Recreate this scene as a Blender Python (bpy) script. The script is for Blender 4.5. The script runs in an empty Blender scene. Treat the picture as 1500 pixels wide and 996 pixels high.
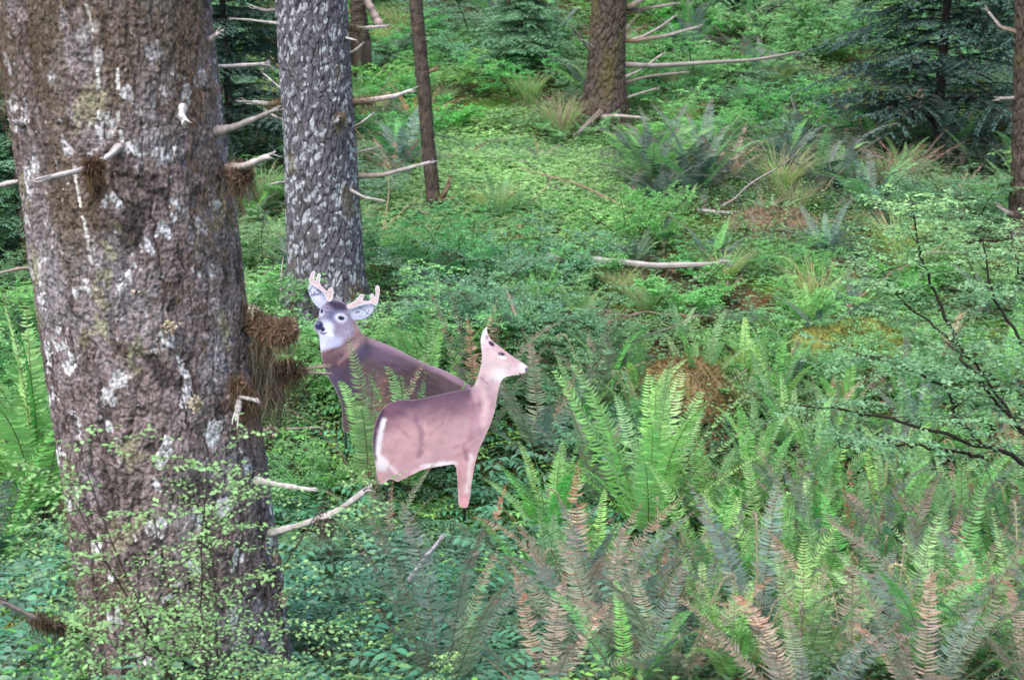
import bpy, math, random
import numpy as np
from mathutils import Vector, Matrix, geometry
PI = math.pi
scene = bpy.context.scene
COL = scene.collection
R = np.random.default_rng(7)
random.seed(7)

# ------------------------------------------------------------------ camera model
F = 2083.0; PITCH = math.radians(14); CAM = np.array([0, 0, 3.0])
CP, SP = math.cos(PITCH), math.sin(PITCH)
def ray(px, py):
    u = (px - 750) / F; v = -(py - 498) / F
    return np.array([u, CP + v * SP, -SP + v * CP])
def at(px, py, Y):
    d = ray(px, py); return CAM + d * (Y / d[1])
def proj(p):
    q = np.asarray(p) - CAM
    dz = q[1] * CP - q[2] * SP
    if dz < .05: return 1e9, 1e9, dz
    return 750 + F * q[0] / dz, 498 - F * (q[1] * SP + q[2] * CP) / dz, dz

# ------------------------------------------------------------------ noise (numpy)
def _mix(n):
    n = n ^ (n >> np.uint32(13)); n = n * np.uint32(1274126177); n = n ^ (n >> np.uint32(16)); n = n * np.uint32(2246822519)
    return ((n ^ (n >> np.uint32(15))) & np.uint32(0xFFFFFF)).astype(np.float32) * np.float32(1 / 16777215.)
def _u(v, k): return (np.asarray(v).astype(np.int64) * k & 0xFFFFFFFF).astype(np.uint32)
def _h(ix, iy, iz, s=0): return _mix(_u(ix, 374761393) + _u(iy, 668265263) + _u(iz, 1013904223) + np.uint32(s * 974711 & 0xFFFFFFFF))
def vnoise(x, y, z, s=0):
    x, y, z = np.broadcast_arrays(*[np.asarray(v, np.float32) for v in (x, y, z)])
    ix, iy, iz = np.floor(x), np.floor(y), np.floor(z)
    fx, fy, fz = [t * t * (3 - 2 * t) for t in (x - ix, y - iy, z - iz)]
    sx = np.uint32(s * 974711 & 0xFFFFFFFF)
    X = [_u(ix, 374761393) + sx]; X.append(X[0] + np.uint32(374761393)); Y = [_u(iy, 668265263)]; Y.append(Y[0] + np.uint32(668265263)); Z = [_u(iz, 1013904223)]; Z.append(Z[0] + np.uint32(1013904223))
    def row(b, c): yz = Y[b] + Z[c]; p = _mix(X[0] + yz); return p + (_mix(X[1] + yz) - p) * fx
    def pl(c): p = row(0, c); return p + (row(1, c) - p) * fy
    p = pl(0); return (p + (pl(1) - p) * fz) * 2 - 1
def fbm(x, y, z, o=4, s=0):
    r = 0; a = 1.; t = 0
    for i in range(o):
        r = r + a * vnoise(np.asarray(x) * 2 ** i, np.asarray(y) * 2 ** i, np.asarray(z) * 2 ** i, s + i); t += a; a *= .5
    return r / t
def worley(u, v, s=0, wrap=None):
    iu, iv = np.floor(u), np.floor(v)
    f1 = np.full(u.shape, 9.); f2 = np.full(u.shape, 9.); idv = np.zeros(u.shape)
    for a in (-1, 0, 1):
        for b in (-1, 0, 1):
            cu, cv = iu + a, iv + b
            hu = np.mod(cu, wrap) if wrap else cu
            z = np.zeros_like(hu)
            px = cu + _h(hu, cv, z, s); py = cv + _h(hu, cv, z + 1, s)
            d = np.hypot(px - u, py - v)
            idv = np.where(d < f1, _h(hu, cv, z + 2, s), idv)
            f2 = np.where(d < f1, f1, np.minimum(f2, d)); f1 = np.minimum(f1, d)
    return f1, f2, idv
def sstep(a, b, x):
    t = np.clip((x - a) / (b - a), 0, 1); return t * t * (3 - 2 * t)
def lin(c):   # sRGB 0-255 -> linear
    c = np.asarray(c, float) / 255
    return np.where(c <= .04045, c / 12.92, ((c + .055) / 1.055) ** 2.4)

# ------------------------------------------------------------------ terrain
KY = [-60, -20, 0, 2, 4, 5, 6.5, 8, 10.5, 14, 18, 24, 30, 50, 80, 160, 400]
KZ = [2.2, 1.8, 1.35, 1.1, .62, .40, .02, -.22, .38, .76, 1.14, 2.3, 4.6, 12, 24, 50, 70]
def H(x, y):
    x = np.asarray(x, float); y = np.asarray(y, float)
    z = (np.interp(y - .5, KY, KZ) + np.interp(y, KY, KZ) + np.interp(y + .5, KY, KZ)) / 3
    far = np.clip(y / 12, .5, 3)
    z = z + .14 * far * fbm(x * .45, y * .45, 0, 3, 3) + .035 * fbm(x * 2.2, y * 2.2, 1, 3, 4)
    return z
def Hs(x, y): return float(H(np.array([x]), np.array([y]))[0])
def hit(px, py):
    d = ray(px, py); t = 2.5
    while t < 70:
        p = CAM + d * t
        if p[2] < Hs(p[0], p[1]): return p
        t += .03 + t * .003
    return CAM + d * t

# ------------------------------------------------------------------ materials
def mat(name, build):
    m = bpy.data.materials.new(name); m.use_nodes = True
    nt = m.node_tree; nt.nodes.clear()
    build(nt, nt.nodes.new, lambda a, b: nt.links.new(a, b)); return m
def hsv_var(nt, N, L, colout, hue=.02, sat=.15, val=.3):
    oi = N('ShaderNodeObjectInfo')
    def mr(a, b, src):
        r = N('ShaderNodeMapRange'); r.inputs['To Min'].default_value = a; r.inputs['To Max'].default_value = b
        L(src, r.inputs['Value']); return r.outputs[0]
    m2 = N('ShaderNodeMath'); m2.operation = 'MULTIPLY'; m2.inputs[1].default_value = 17.31; L(oi.outputs['Random'], m2.inputs[0])
    fr = N('ShaderNodeMath'); fr.operation = 'FRACT'; L(m2.outputs[0], fr.inputs[0])
    h = N('ShaderNodeHueSaturation')
    L(mr(.5 - hue, .5 + hue, oi.outputs['Random']), h.inputs['Hue']); L(mr(.80 - sat, .80 + sat, fr.outputs[0]), h.inputs['Saturation'])
    L(mr(1.28 - val, 1.28 + val, fr.outputs[0]), h.inputs['Value']); L(colout, h.inputs['Color'])
    return h.outputs['Color']
def leaf_mat(name, trans=.35, rough=.5, spec=.35, hue=.02, val=.22, sat=.15):
    def b(nt, N, L):
        at_ = N('ShaderNodeAttribute'); at_.attribute_name = 'tint'
        c = hsv_var(nt, N, L, at_.outputs['Color'], hue, sat, val)
        p = N('ShaderNodeBsdfPrincipled'); L(c, p.inputs['Base Color']); p.inputs['Roughness'].default_value = rough
        p.inputs['Specular IOR Level'].default_value = spec
        t = N('ShaderNodeBsdfTranslucent'); g = N('ShaderNodeHueSaturation'); g.inputs['Saturation'].default_value = 1.15
        g.inputs['Value'].default_value = 1.3; L(c, g.inputs['Color']); L(g.outputs[0], t.inputs['Color'])
        mx = N('ShaderNodeMixShader'); mx.inputs[0].default_value = trans
        L(p.outputs[0], mx.inputs[1]); L(t.outputs[0], mx.inputs[2])
        o = N('ShaderNodeOutputMaterial'); L(mx.outputs[0], o.inputs[0])
    return mat(name, b)
def rough_mat(name, rough=.9, nscale=60, bump=.4, amt=.25, spec=.25, dist=.004):
    def b(nt, N, L):
        at_ = N('ShaderNodeAttribute'); at_.attribute_name = 'tint'
        tc = N('ShaderNodeTexCoord'); nz = N('ShaderNodeTexNoise'); nz.inputs['Scale'].default_value = nscale; nz.inputs['Detail'].default_value = 4
        L(tc.outputs['Object'], nz.inputs['Vector'])
        mr = N('ShaderNodeMapRange'); mr.inputs['From Min'].default_value = .3; mr.inputs['From Max'].default_value = .7
        mr.inputs['To Min'].default_value = 1 - amt; mr.inputs['To Max'].default_value = 1 + amt; L(nz.outputs[0], mr.inputs[0])
        vm = N('ShaderNodeVectorMath'); vm.operation = 'SCALE'; L(at_.outputs['Color'], vm.inputs[0]); L(mr.outputs[0], vm.inputs['Scale'])
        p = N('ShaderNodeBsdfPrincipled'); L(vm.outputs[0], p.inputs['Base Color']); p.inputs['Roughness'].default_value = rough
        p.inputs['Specular IOR Level'].default_value = spec
        bp = N('ShaderNodeBump'); bp.inputs['Strength'].default_value = bump; bp.inputs['Distance'].default_value = dist
        L(nz.outputs[0], bp.inputs['Height']); L(bp.outputs[0], p.inputs['Normal'])
        o = N('ShaderNodeOutputMaterial'); L(p.outputs[0], o.inputs[0])
    return mat(name, b)
M_leaf = leaf_mat('leaf', .46, .55, .3)
M_glossy = leaf_mat('glossy_leaf', .2, .38, .5, hue=.015)
M_fern = leaf_mat('fern_leaf', .42, .5, .4, hue=.018, val=.2)
M_needle = leaf_mat('needle', .15, .6, .3)
M_moss = rough_mat('moss', .95, 90, .6, .35, .1)
M_bark = rough_mat('bark', .88, 70, .9, .4, .25)
M_bark1 = rough_mat('scaly_bark', .9, 75, 1., .6, .2, .007)
M_wood = rough_mat('dead_wood', .8, 70, .3, .2, .25, .002)
M_soil = rough_mat('forest_soil', .95, 18, .8, .4, .15, .02)
M_strand = leaf_mat('moss_strand', .25, .8, .1, hue=.01)
M_cloth = rough_mat('printed_cloth', .85, 420, .12, .05, .2, .001)
M_dark = rough_mat('stake_metal', .45, 100, .1, .1, .4, .001)

# ------------------------------------------------------------------ mesh helpers
def mesh(name, V, Q, tint, mt, smooth=False):
    """Q: list of int arrays (n,k)"""
    me = bpy.data.meshes.new(name)
    V = np.ascontiguousarray(V, dtype=np.float32)
    Q = [q for q in (Q if isinstance(Q, list) else [Q]) if len(q)]
    lv = np.concatenate([q.ravel() for q in Q]).astype(np.int32)
    lt = np.concatenate([np.full(len(q), q.shape[1]) for q in Q]).astype(np.int32)
    ls = np.concatenate([[0], np.cumsum(lt)[:-1]]).astype(np.int32)
    me.vertices.add(len(V)); me.vertices.foreach_set('co', V.ravel())
    me.loops.add(len(lv)); me.loops.foreach_set('vertex_index', lv)
    me.polygons.add(len(lt)); me.polygons.foreach_set('loop_start', ls); me.polygons.foreach_set('loop_total', lt)
    if smooth: me.polygons.foreach_set('use_smooth', np.ones(len(lt), bool))
    me.update(calc_edges=True)
    tint = np.asarray(tint, float)
    if tint.ndim == 1: tint = np.tile(tint, (len(V), 1))
    a = me.attributes.new('tint', 'FLOAT_COLOR', 'POINT')
    c = np.ones((len(V), 4), np.float32); c[:, :3] = np.clip(tint, 0, 1); a.data.foreach_set('color', c.ravel())
    me.materials.append(mt); me.validate(); return me
def ob(name, me, parent=None, loc=None, rot=None, sc=None):
    o = bpy.data.objects.new(name, me); COL.objects.link(o)
    if parent: o.parent = parent
    if loc is not None: o.location = loc
    if rot is not None: o.rotation_euler = rot
    if sc is not None: o.scale = (sc, sc, sc) if np.isscalar(sc) else sc
    return o
def tag(o, label, cat, group=None, kind=None):
    if label: o['label'] = label
    if cat: o['category'] = cat
    if group: o['group'] = group
    if kind: o['kind'] = kind
    return o
def empty(name, loc, label, cat, group=None, rz=0, sc=1):
    o = ob(name, None, None, loc, (0, 0, rz), sc); o.empty_display_size = .1
    return tag(o, label, cat, group)

class Buf:
    def __init__(s): s.V = []; s.Q = []; s.C = []; s.n = 0
    def add(s, V, Q, C):
        C = np.asarray(C, float)
        if C.ndim == 1: C = np.tile(C, (len(V), 1))
        s.V.append(V); s.C.append(C)
        for q in (Q if isinstance(Q, list) else [Q]): s.Q.append(q + s.n)
        s.n += len(V)
    def mesh(s, name, mt, smooth=False):
        Q = {}
        for q in s.Q: Q.setdefault(q.shape[1], []).append(q)
        return mesh(name, np.concatenate(s.V), [np.concatenate(q) for q in Q.values()], np.concatenate(s.C), mt, smooth)
def nrm(a): return a / (np.linalg.norm(a, axis=-1, keepdims=True) + 1e-9)
def leaves(buf, P, D, N, L, W, C, fold=.25, droop=.15, round_=True):
    """batch of leaves; P base, D along, N normal"""
    P, D, N = [np.atleast_2d(a).astype(float) for a in (P, D, N)]
    D = nrm(D); S = nrm(np.cross(D, N)); N = np.cross(S, D)
    n = len(P); L = np.broadcast_to(L, n)[:, None]; W = np.broadcast_to(W, n)[:, None] / 2
    C = np.asarray(C, float); C = np.tile(C, (n, 1)) if C.ndim == 1 else C
    if round_:
        pts = [P, P + D * L * .28 + S * W * .85 + N * W * fold, P + D * L * .66 + S * W * .8 + N * (W * fold - L * droop * .4),
               P + D * L - N * L * droop, P + D * L * .66 - S * W * .8 + N * (W * fold - L * droop * .4),
               P + D * L * .28 - S * W * .85 + N * W * fold, P + D * L * .48 - N * L * droop * .15]
        q = np.array([[0, 1, 2, 6], [6, 2, 3, 4], [0, 6, 4, 5]])
    else:
        pts = [P, P + D * L * .42 + S * W + N * W * fold, P + D * L - N * L * droop, P + D * L * .42 - S * W + N * W * fold]
        q = np.array([[0, 1, 2, 3]])
    k = len(pts); V = np.stack(pts, 1).reshape(-1, 3)
    Q = (q[None] + (np.arange(n) * k)[:, None, None]).reshape(-1, 4)
    buf.add(V, Q, np.repeat(C, k, 0))
def tube(buf, pts, rad, C, n=6, cap=True, jitter=0):
    pts = np.asarray(pts, float); m = len(pts); rad = np.broadcast_to(rad, m)
    T = nrm(np.gradient(pts, axis=0)); ref = np.array([.13, .21, 1.]) if abs(T[0, 2]) < .9 else np.array([1., .1, .1])
    A = nrm(np.cross(T, ref)); B = np.cross(T, A)
    th = np.arange(n) * 2 * PI / n
    rr = rad[:, None] * (1 + jitter * R.standard_normal((m, n)))
    V = pts[:, None] + rr[..., None] * (A[:, None] * np.cos(th)[None, :, None] + B[:, None] * np.sin(th)[None, :, None])
    V = V.reshape(-1, 3); i = np.arange(m - 1)[:, None] * n; j = np.arange(n)[None]; j2 = (j + 1) % n
    Q = np.stack([i + j, i + j2, i + n + j2, i + n + j], -1).reshape(-1, 4)
    C = np.asarray(C, float)
    if C.ndim == 2 and len(C) == m: C = np.repeat(C, n, 0)
    qs = [Q]
    if cap: qs.append(np.array([np.arange(n)[::-1]])); qs.append(np.array([np.arange(n) + (m - 1) * n]))
    buf.add(V, qs, C)
def curve(p0, d0, L, n, bend=(0, 0, 0), wob=.0, rng=R):
    p = [np.asarray(p0, float)]; d = nrm(np.asarray(d0, float)); s = L / (n - 1)
    for i in range(n - 1):
        d = nrm(d + np.asarray(bend) * s + wob * rng.standard_normal(3)); p.append(p[-1] + d * s)
    return np.array(p)
def cvar(c, n, v=.2, h=.08):
    c = np.asarray(c, float); k = 1 + v * R.standard_normal((n, 1))
    return np.clip(c * np.clip(k, .4, 1.8) * (1 + h * R.standard_normal((n, 3))), .003, .9)

# ------------------------------------------------------------------ sky, sun, camera
SUN_EL, SUN_AZ = math.radians(58), math.radians(205)
w = bpy.data.worlds.new('World'); scene.world = w; w.use_nodes = True
nt = w.node_tree; bg = nt.nodes['Background']; sk = nt.nodes.new('ShaderNodeTexSky'); sk.sky_type = 'NISHITA'
sk.sun_disc = False; sk.sun_elevation = SUN_EL; sk.sun_rotation = SUN_AZ; sk.air_density = 1.0; sk.dust_density = 2.5
nt.links.new(sk.outputs[0], bg.inputs[0]); bg.inputs[1].default_value = .29
sd = bpy.data.lights.new('sun', 'SUN'); sd.energy = 4.3; sd.angle = math.radians(50); sd.color = (1, .95, .87)
so = bpy.data.objects.new('sun', sd); COL.objects.link(so)
sv = Vector((math.sin(SUN_AZ) * math.cos(SUN_EL), math.cos(SUN_AZ) * math.cos(SUN_EL), math.sin(SUN_EL)))
so.rotation_euler = (-sv).to_track_quat('-Z', 'Y').to_euler()
cd = bpy.data.cameras.new('camera'); cd.lens = 50; cd.sensor_width = 36; cd.clip_end = 1000; cd.clip_start = .05
cd.dof.use_dof = True; cd.dof.focus_distance = 7.0; cd.dof.aperture_fstop = 4.5
co = bpy.data.objects.new('camera', cd); COL.objects.link(co); co.location = CAM; co.rotation_euler = (PI / 2 - PITCH, 0, 0)
scene.camera = co
scene.view_settings.view_transform = 'Standard'; scene.view_settings.look = 'None'; scene.view_settings.exposure = 0
scene.render.engine = 'CYCLES'; scene.cycles.max_bounces = 6; scene.cycles.diffuse_bounces = 3; scene.cycles.transmission_bounces = 4
scene.cycles.glossy_bounces = 2; scene.cycles.use_denoising = True

# ------------------------------------------------------------------ colours (linear albedo)
G_BRIGHT = np.array([.13, .34, .035]); G_YEL = np.array([.22, .40, .05]); G_MID = np.array([.06, .20, .045])
G_BLUE = np.array([.035, .13, .07]); G_DARK = np.array([.018, .065, .03]); G_OLIVE = np.array([.12, .17, .09])
C_RUST = np.array([.30, .12, .07]); C_PINKB = np.array([.27, .165, .13]); C_TAN = np.array([.34, .25, .15]); C_BROWN = np.array([.09, .055, .035])
C_SILVER = np.array([.52, .49, .48]); C_MOSSB = np.array([.13, .075, .035]); C_STEM = np.array([.045, .035, .03])

# ------------------------------------------------------------------ ground
def make_ground():
    def axis(lo, hi, f):
        v = [lo]
        while v[-1] < hi: v.append(v[-1] + f(v[-1]))
        return np.array(v)
    ys = axis(-60, 400, lambda y: .06 if 2.5 <= y < 12 else (.12 if 12 <= y < 30 else (.5 if -3 < y < 60 else 12)))
    xs = axis(-300, 300, lambda x: .07 if -4 < x < 4 else (.2 if -12 < x < 12 else (1 if abs(x) < 30 else 15)))
    X, Y = np.meshgrid(xs, ys); Z = H(X, Y)
    near = sstep(40, 25, Y)
    Z = Z + near * (.02 * fbm(X * 9, Y * 9, 0, 3, 9))
    V = np.stack([X, Y, Z], -1).reshape(-1, 3); nx, ny = len(xs), len(ys)
    i = np.arange(ny - 1)[:, None] * nx; j = np.arange(nx - 1)[None]
    Q = np.stack([i + j, i + j + 1, i + j + 1 + nx, i + j + nx], -1).reshape(-1, 4)
    a = fbm(X * 1.3, Y * 1.3, 3, 4, 20).reshape(-1, 1); b = fbm(X * 6, Y * 6, 3, 3, 21).reshape(-1, 1)
    soil = np.array([.035, .024, .015]); litter = np.array([.12, .06, .03]); moss = np.array([.05, .10, .015])
    c = soil + (litter - soil) * sstep(.0, .5, b) ; c = c + (moss - c) * sstep(-.25, .25, a)
    o = ob('ground', mesh('ground', V, Q, c, M_soil, True)); tag(o, None, None, kind='structure')
    o['label'] = 'mossy forest floor rising into a hillside'
make_ground()

# ------------------------------------------------------------------ trunks with real bark relief
def trunk_mesh(axis, res_u, res_v, amp, style, seed, zlo, zhi, flare=0, flare_z=0, nplate=26, ridged=False):
    """axis: list of (x,y,z,radius) sorted by z"""
    A = np.array(sorted([tuple(a) for a in axis], key=lambda a: a[2]))
    zs = np.linspace(zlo, zhi, res_v); th = np.arange(res_u) * 2 * PI / res_u
    def ext(k):
        v = np.interp(zs, A[:, 2], A[:, k])
        s0 = (A[1, k] - A[0, k]) / (A[1, 2] - A[0, 2]); s1 = (A[-1, k] - A[-2, k]) / (A[-1, 2] - A[-2, 2])
        v = np.where(zs < A[0, 2], A[0, k] + (zs - A[0, 2]) * s0, v); return np.where(zs > A[-1, 2], A[-1, k] + (zs - A[-1, 2]) * s1, v)
    cx, cy, r = ext(0), ext(1), np.maximum(ext(3), .03)
    rm = A[:, 3].mean()
    TH, Z = np.meshgrid(th, zs); rr = np.repeat(r[:, None], res_u, 1)
    C_, S_ = np.cos(TH), np.sin(TH)
    base = rr * (1 + .035 * fbm(C_ * 1.5, S_ * 1.5, Z * .9, 3, seed))
    if flare: 
        fl = np.exp(-np.maximum(Z - flare_z, 0) / (flare * 1.2))
        base = base * (1 + fl * (.30 + .25 * np.maximum(0, np.cos(TH * 4 + seed + .6 * np.sin(Z * 2)))))
    U = TH / (2 * PI) * nplate
    cell = 2 * PI * rm / nplate
    wu = .35 * fbm(C_ * 8 * rm / .35, S_ * 8 * rm / .35, Z * 8, 3, seed + 5)
    st = 3.4 if style == 'furrow' else 2.3
    f1, f2, cid = worley(U + wu * 2.2, Z / (cell * st) + wu * 1.6, seed, nplate)
    edge = f2 - f1
    f1b, f2b, cidb = worley(U * 2.0 + wu * 3, Z / (cell * st) * 2.3 + wu * 3 + 7, seed + 1, nplate * 2)
    edgeb = f2b - f1b
    q = 26
    fine = fbm(C_ * rm * q, S_ * rm * q, Z * q, 5, seed + 9)
    vert = fbm(C_ * rm * 55, S_ * rm * 55, Z * 9, 3, seed + 12)
    if style == 'scaly':
        q2 = 16; wz = .5 * fbm(C_ * rm * 11, S_ * rm * 11, Z * 11, 3, seed + 40)
        rd = np.abs(fbm(C_ * rm * q2 + wz, S_ * rm * q2 + wz, Z * 4.2 + wz, 3, seed + 41)); rd2 = np.abs(fbm(C_ * rm * 46, S_ * rm * 46, Z * 17, 3, seed + 42))
        flake = np.abs(fbm(C_ * rm * 70 + wz * 2, S_ * rm * 70 + wz * 2, Z * 34, 3, seed + 43))
        crack = sstep(0, .16, rd) * (.55 + .45 * sstep(0, .18, edge)); crackb = sstep(0, .13, rd2)
        flake = np.round(flake * 9 + .6 * fine) / 9
        hgt = amp * (1.5 * crack + .8 * crackb + .5 * (cid - .5) + 1.5 * np.minimum(flake * 2.4, 1) + .8 * fine + .3 * vert - .6)
    else:
        crack = sstep(0, .22, edge); crackb = sstep(0, .3, edgeb)
        hgt = amp * (1.1 * crack + .45 * crackb + .5 * (cid - .5) + .35 * (cidb - .5) + .8 * fine + .45 * vert)
    rad = base + hgt - amp
    V = np.stack([cx[:, None] + rad * C_, cy[:, None] + rad * S_, Z], -1).reshape(-1, 3)
    i = np.arange(res_v - 1)[:, None] * res_u; j = np.arange(res_u)[None]; j2 = (j + 1) % res_u
    Q = np.stack([i + j, i + j2, i + res_u + j2, i + res_u + j], -1).reshape(-1, 4)
    X3, Y3 = C_ * rm, S_ * rm
    n1 = fbm(X3 * 5, Y3 * 5, Z * 3, 4, seed + 20); n2 = fbm(X3 * 30, Y3 * 30, Z * 30, 3, seed + 21)
    e = lambda a: np.asarray(a)[..., None]
    if style == 'furrow':
        c = e(np.ones_like(Z)) * np.array([.115, .105, .125]); c = c * (1 + .35 * e(n2)) * e(.35 + .65 * crack)
        lich = np.array([.46, .48, .53])
        l1, l2, lid = worley(U * 1. + wu * 3, Z / (cell * 1.25) + wu * 3, seed + 30, int(nplate * 1.))
        msk = sstep(.50, .34, l1 + .30 * n2) * (lid > .52 - .5 * n1) * sstep(.05, .4, crack)
        c = c + (lich - c) * e(np.clip(msk * (.75 + .4 * n2), 0, .9))
        ms = sstep(.30, .6, n1 + .15 * n2 ); c = c + (np.array([.11, .085, .045]) - c) * e(ms * .7)
    elif style == 'scaly':
        c = e(np.ones_like(Z)) * np.array([.205, .158, .160]); c = c * (1 + .4 * e(n2) + .3 * e(cidb - .5)) * e(.3 + .7 * crack) * e(.7 + .3 * crackb)
        c = c + (np.array([.27, .25, .275]) - c) * e(sstep(-.1, .45, n1 + .4 * n2) * .65)
        # brown moss film, mostly high up, on the right and low down on the left
        m = sstep(.05, .5, fbm(X3 * 9, Y3 * 9, Z * 2.2, 4, seed + 25) + .55 * sstep(1.6, 3.2, Z) + .5 * sstep(.9, .2, Z) * sstep(-.1, -.9, C_) - .24)
        c = c + (np.array([.108, .08, .054]) - c) * e(m * .7)
        l1, l2, lid = worley(U * .5 + wu * 1.6, Z / (cell * 2.4) + wu * 1.6, seed + 30, int(nplate * .5))
        msk = sstep(.30, .20, l1 + .42 * n2 + .25 * fine) * (lid > .62 + .15 * vnoise(Z * 3, C_, S_, 77)) * sstep(3.5, 2.3, Z + .9 * n1) * sstep(0, .3, crack)
        spk = fbm(X3 * 75, Y3 * 75, Z * 60, 3, seed + 50); msk = np.maximum(msk * sstep(-.35, .0, spk + .2), .7 * (spk > .5) * sstep(3.4, 2.2, Z) * (n1 > -.1)); c = c + (np.array([.56, .55, .585]) - c) * e(np.clip(msk, 0, .95))
        g1, g2, gid = worley(U * .45 + wu * 2, Z / (cell * 3) + wu * 2, seed + 33, int(nplate * .45))
        gm = sstep(.5, .3, g1 + .4 * n2) * (gid > .8) * (.5 + .5 * n2)
        c = c + (np.array([.30, .29, .17]) - c) * e(np.clip(gm, 0, .7))
        # thin strings of resin running down the bark
        for (t0, z0, z1) in ((-1.45, 2.55, 3.7), (-1.75, 2.1, 2.45), (-1.28, 2.5, 2.75)):
            d = np.abs(((TH - PI * 2) - t0 + .05 * fbm(Z * 5, 0 * Z, 0 * Z, 2, 8) + PI) % (2 * PI) - PI) * rm
            mk = sstep(.008, .003, d) * (Z > z0) * (Z < z1) * (vnoise(Z * 60, 0 * Z, 0 * Z, 4) > -.35); c = c + (np.array([.6, .58, .56]) - c) * e(mk)
    else:
        c = e(np.ones_like(Z)) * np.array([.088, .066, .054]); c = c * (1 + .4 * e(n2)) * e(.35 + .65 * crack)
        c = c + (np.array([.10, .09, .03]) - c) * e(sstep(.0, .5, n1) * .55)
    return V, Q, c.reshape(-1, 3)

def branch_mesh(pts, r0, r1, col, moss=0, splinter=True, n=9, knots=True):
    b = Buf(); pts = np.asarray(pts, float)
    t = np.linspace(0, 1, 28)
    ti = np.linspace(0, 1, len(pts)); P = np.stack([np.interp(t, ti, pts[:, k]) for k in range(3)], 1)
    for _ in range(3): P[1:-1] = (P[:-2] + P[1:-1] * 2 + P[2:]) / 4
    rr = r0 + (r1 - r0) * t
    rr = rr * (1 + .16 * np.array([float(vnoise(x * 9, 3, r0 * 99, 2)) for x in t])) * (1 + .18 * np.exp(-t * 14))
    C = np.tile(np.asarray(col, float), (28, 1)) * (1 + .12 * R.standard_normal((28, 1)))
    m = np.clip(moss * (1.3 - t * 1.6), 0, 1)[:, None]; C = C * (1 - m) + C_MOSSB * m
    C = np.repeat(C, n, 0) * (1 + .30 * np.tile(R.standard_normal(n), 28)[:, None])
    tube(b, P, rr, np.clip(C, .01, .8), n=n, jitter=.05)
    d = nrm(P[-1] - P[-3])
    if splinter:
        for k in range(5):
            o_ = R.standard_normal(3) * r1 * .45; q = P[-1] - d * r1 * 2 + o_
            tube(b, [q, q + d * r1 * (2.5 + 3 * R.random()) + R.standard_normal(3) * r1 * .5, q + d * r1 * (4 + 3 * R.random()) + R.standard_normal(3) * r1], [r1 * .45, r1 * .3, r1 * .05], np.asarray(col) * 1.15, n=4)
    return b
def strands(buf, P, Lm, n, spread, col, wdt=.0013, vary=.5):
    """hanging threads of moss from points P"""
    P = np.asarray(P); idx = R.integers(0, len(P), n)
    p = P[idx] + R.standard_normal((n, 3)) * spread
    L = Lm * (1 - vary + 2 * vary * R.random(n)) * (.15 + .85 * R.random(n) ** 2)
    k = 5; V = []; a = R.random(n) * 2 * PI; side = np.stack([np.cos(a), np.sin(a), 0 * a], 1)
    off = R.standard_normal((n, 3)) * .2; off[:, 2] = 0; cur = R.standard_normal((n, 3)) * .22
    for i in range(k):
        t = i / (k - 1); c = p + np.stack([0 * L, 0 * L, -L * t], 1) + off * (L * t)[:, None] + cur * (L * math.sin(t * 5))[:, None] * .6
        wd = wdt * (1 - .8 * t); V += [c - side * wd, c + side * wd]
    V = np.stack(V, 1).reshape(-1, 3); b0 = (np.arange(n) * 2 * k)[:, None, None]
    q = np.array([[2 * i, 2 * i + 1, 2 * i + 3, 2 * i + 2] for i in range(k - 1)])
    buf.add(V, (q[None] + b0).reshape(-1, 4), np.repeat(cvar(col, n, .3, .1), 2 * k, 0))
def moss_tufts(buf, P, r, n, col, L=.02):
    P = np.asarray(P); idx = R.integers(0, len(P), n); d = nrm(R.standard_normal((n, 3)))
    rr = np.broadcast_to(r, len(P))[idx][:, None]
    p = P[idx] + d * rr * (.6 + .5 * R.random((n, 1)))
    leaves(buf, p, d + R.standard_normal((n, 3)) * .5 + np.array([0, 0, -.3]), R.standard_normal((n, 3)), L * (.5 + R.random(n)), L * .22, cvar(col, n, .3, .1), round_=False)

def axis_from(pxs, Y):
    out = []
    for (px, py, wpx) in pxs:
        p = at(px, py, Y); dz = proj(p)[2]; out.append((p[0], p[1] + 0, p[2], wpx / F * dz / 2))
    return out
def base_of(ax, x_extra=0):
    A = sorted(ax, key=lambda a: a[2]); return A
def make_tree(name, label, cat, pxs, Y, ru, rv, amp, style, seed, zlo, zhi, flare=0, nplate=26, group=None, mt=None):
    ax = axis_from(pxs, Y); A = sorted(ax, key=lambda a: a[2]); bx, by = A[0][0], A[0][1]; bz = Hs(bx, by)
    V, Q, c = trunk_mesh(ax, ru, rv, amp, style, seed, zlo, zhi, flare, bz, nplate)
    root = empty(name, (bx, by, bz), label, cat, group)
    off = np.array([bx, by, bz])
    ob('trunk', mesh('trunk', V - off, Q, c, mt or M_bark, True), root)
    return root, off, ax
def ax_at(ax, z):
    A = np.array(sorted(ax, key=lambda a: a[2])); 
    f = lambda k: A[0, k] + (z - A[0, 2]) * (A[-1, k] - A[0, k]) / (A[-1, 2] - A[0, 2]); return f(0), f(1), f(3)

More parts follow.
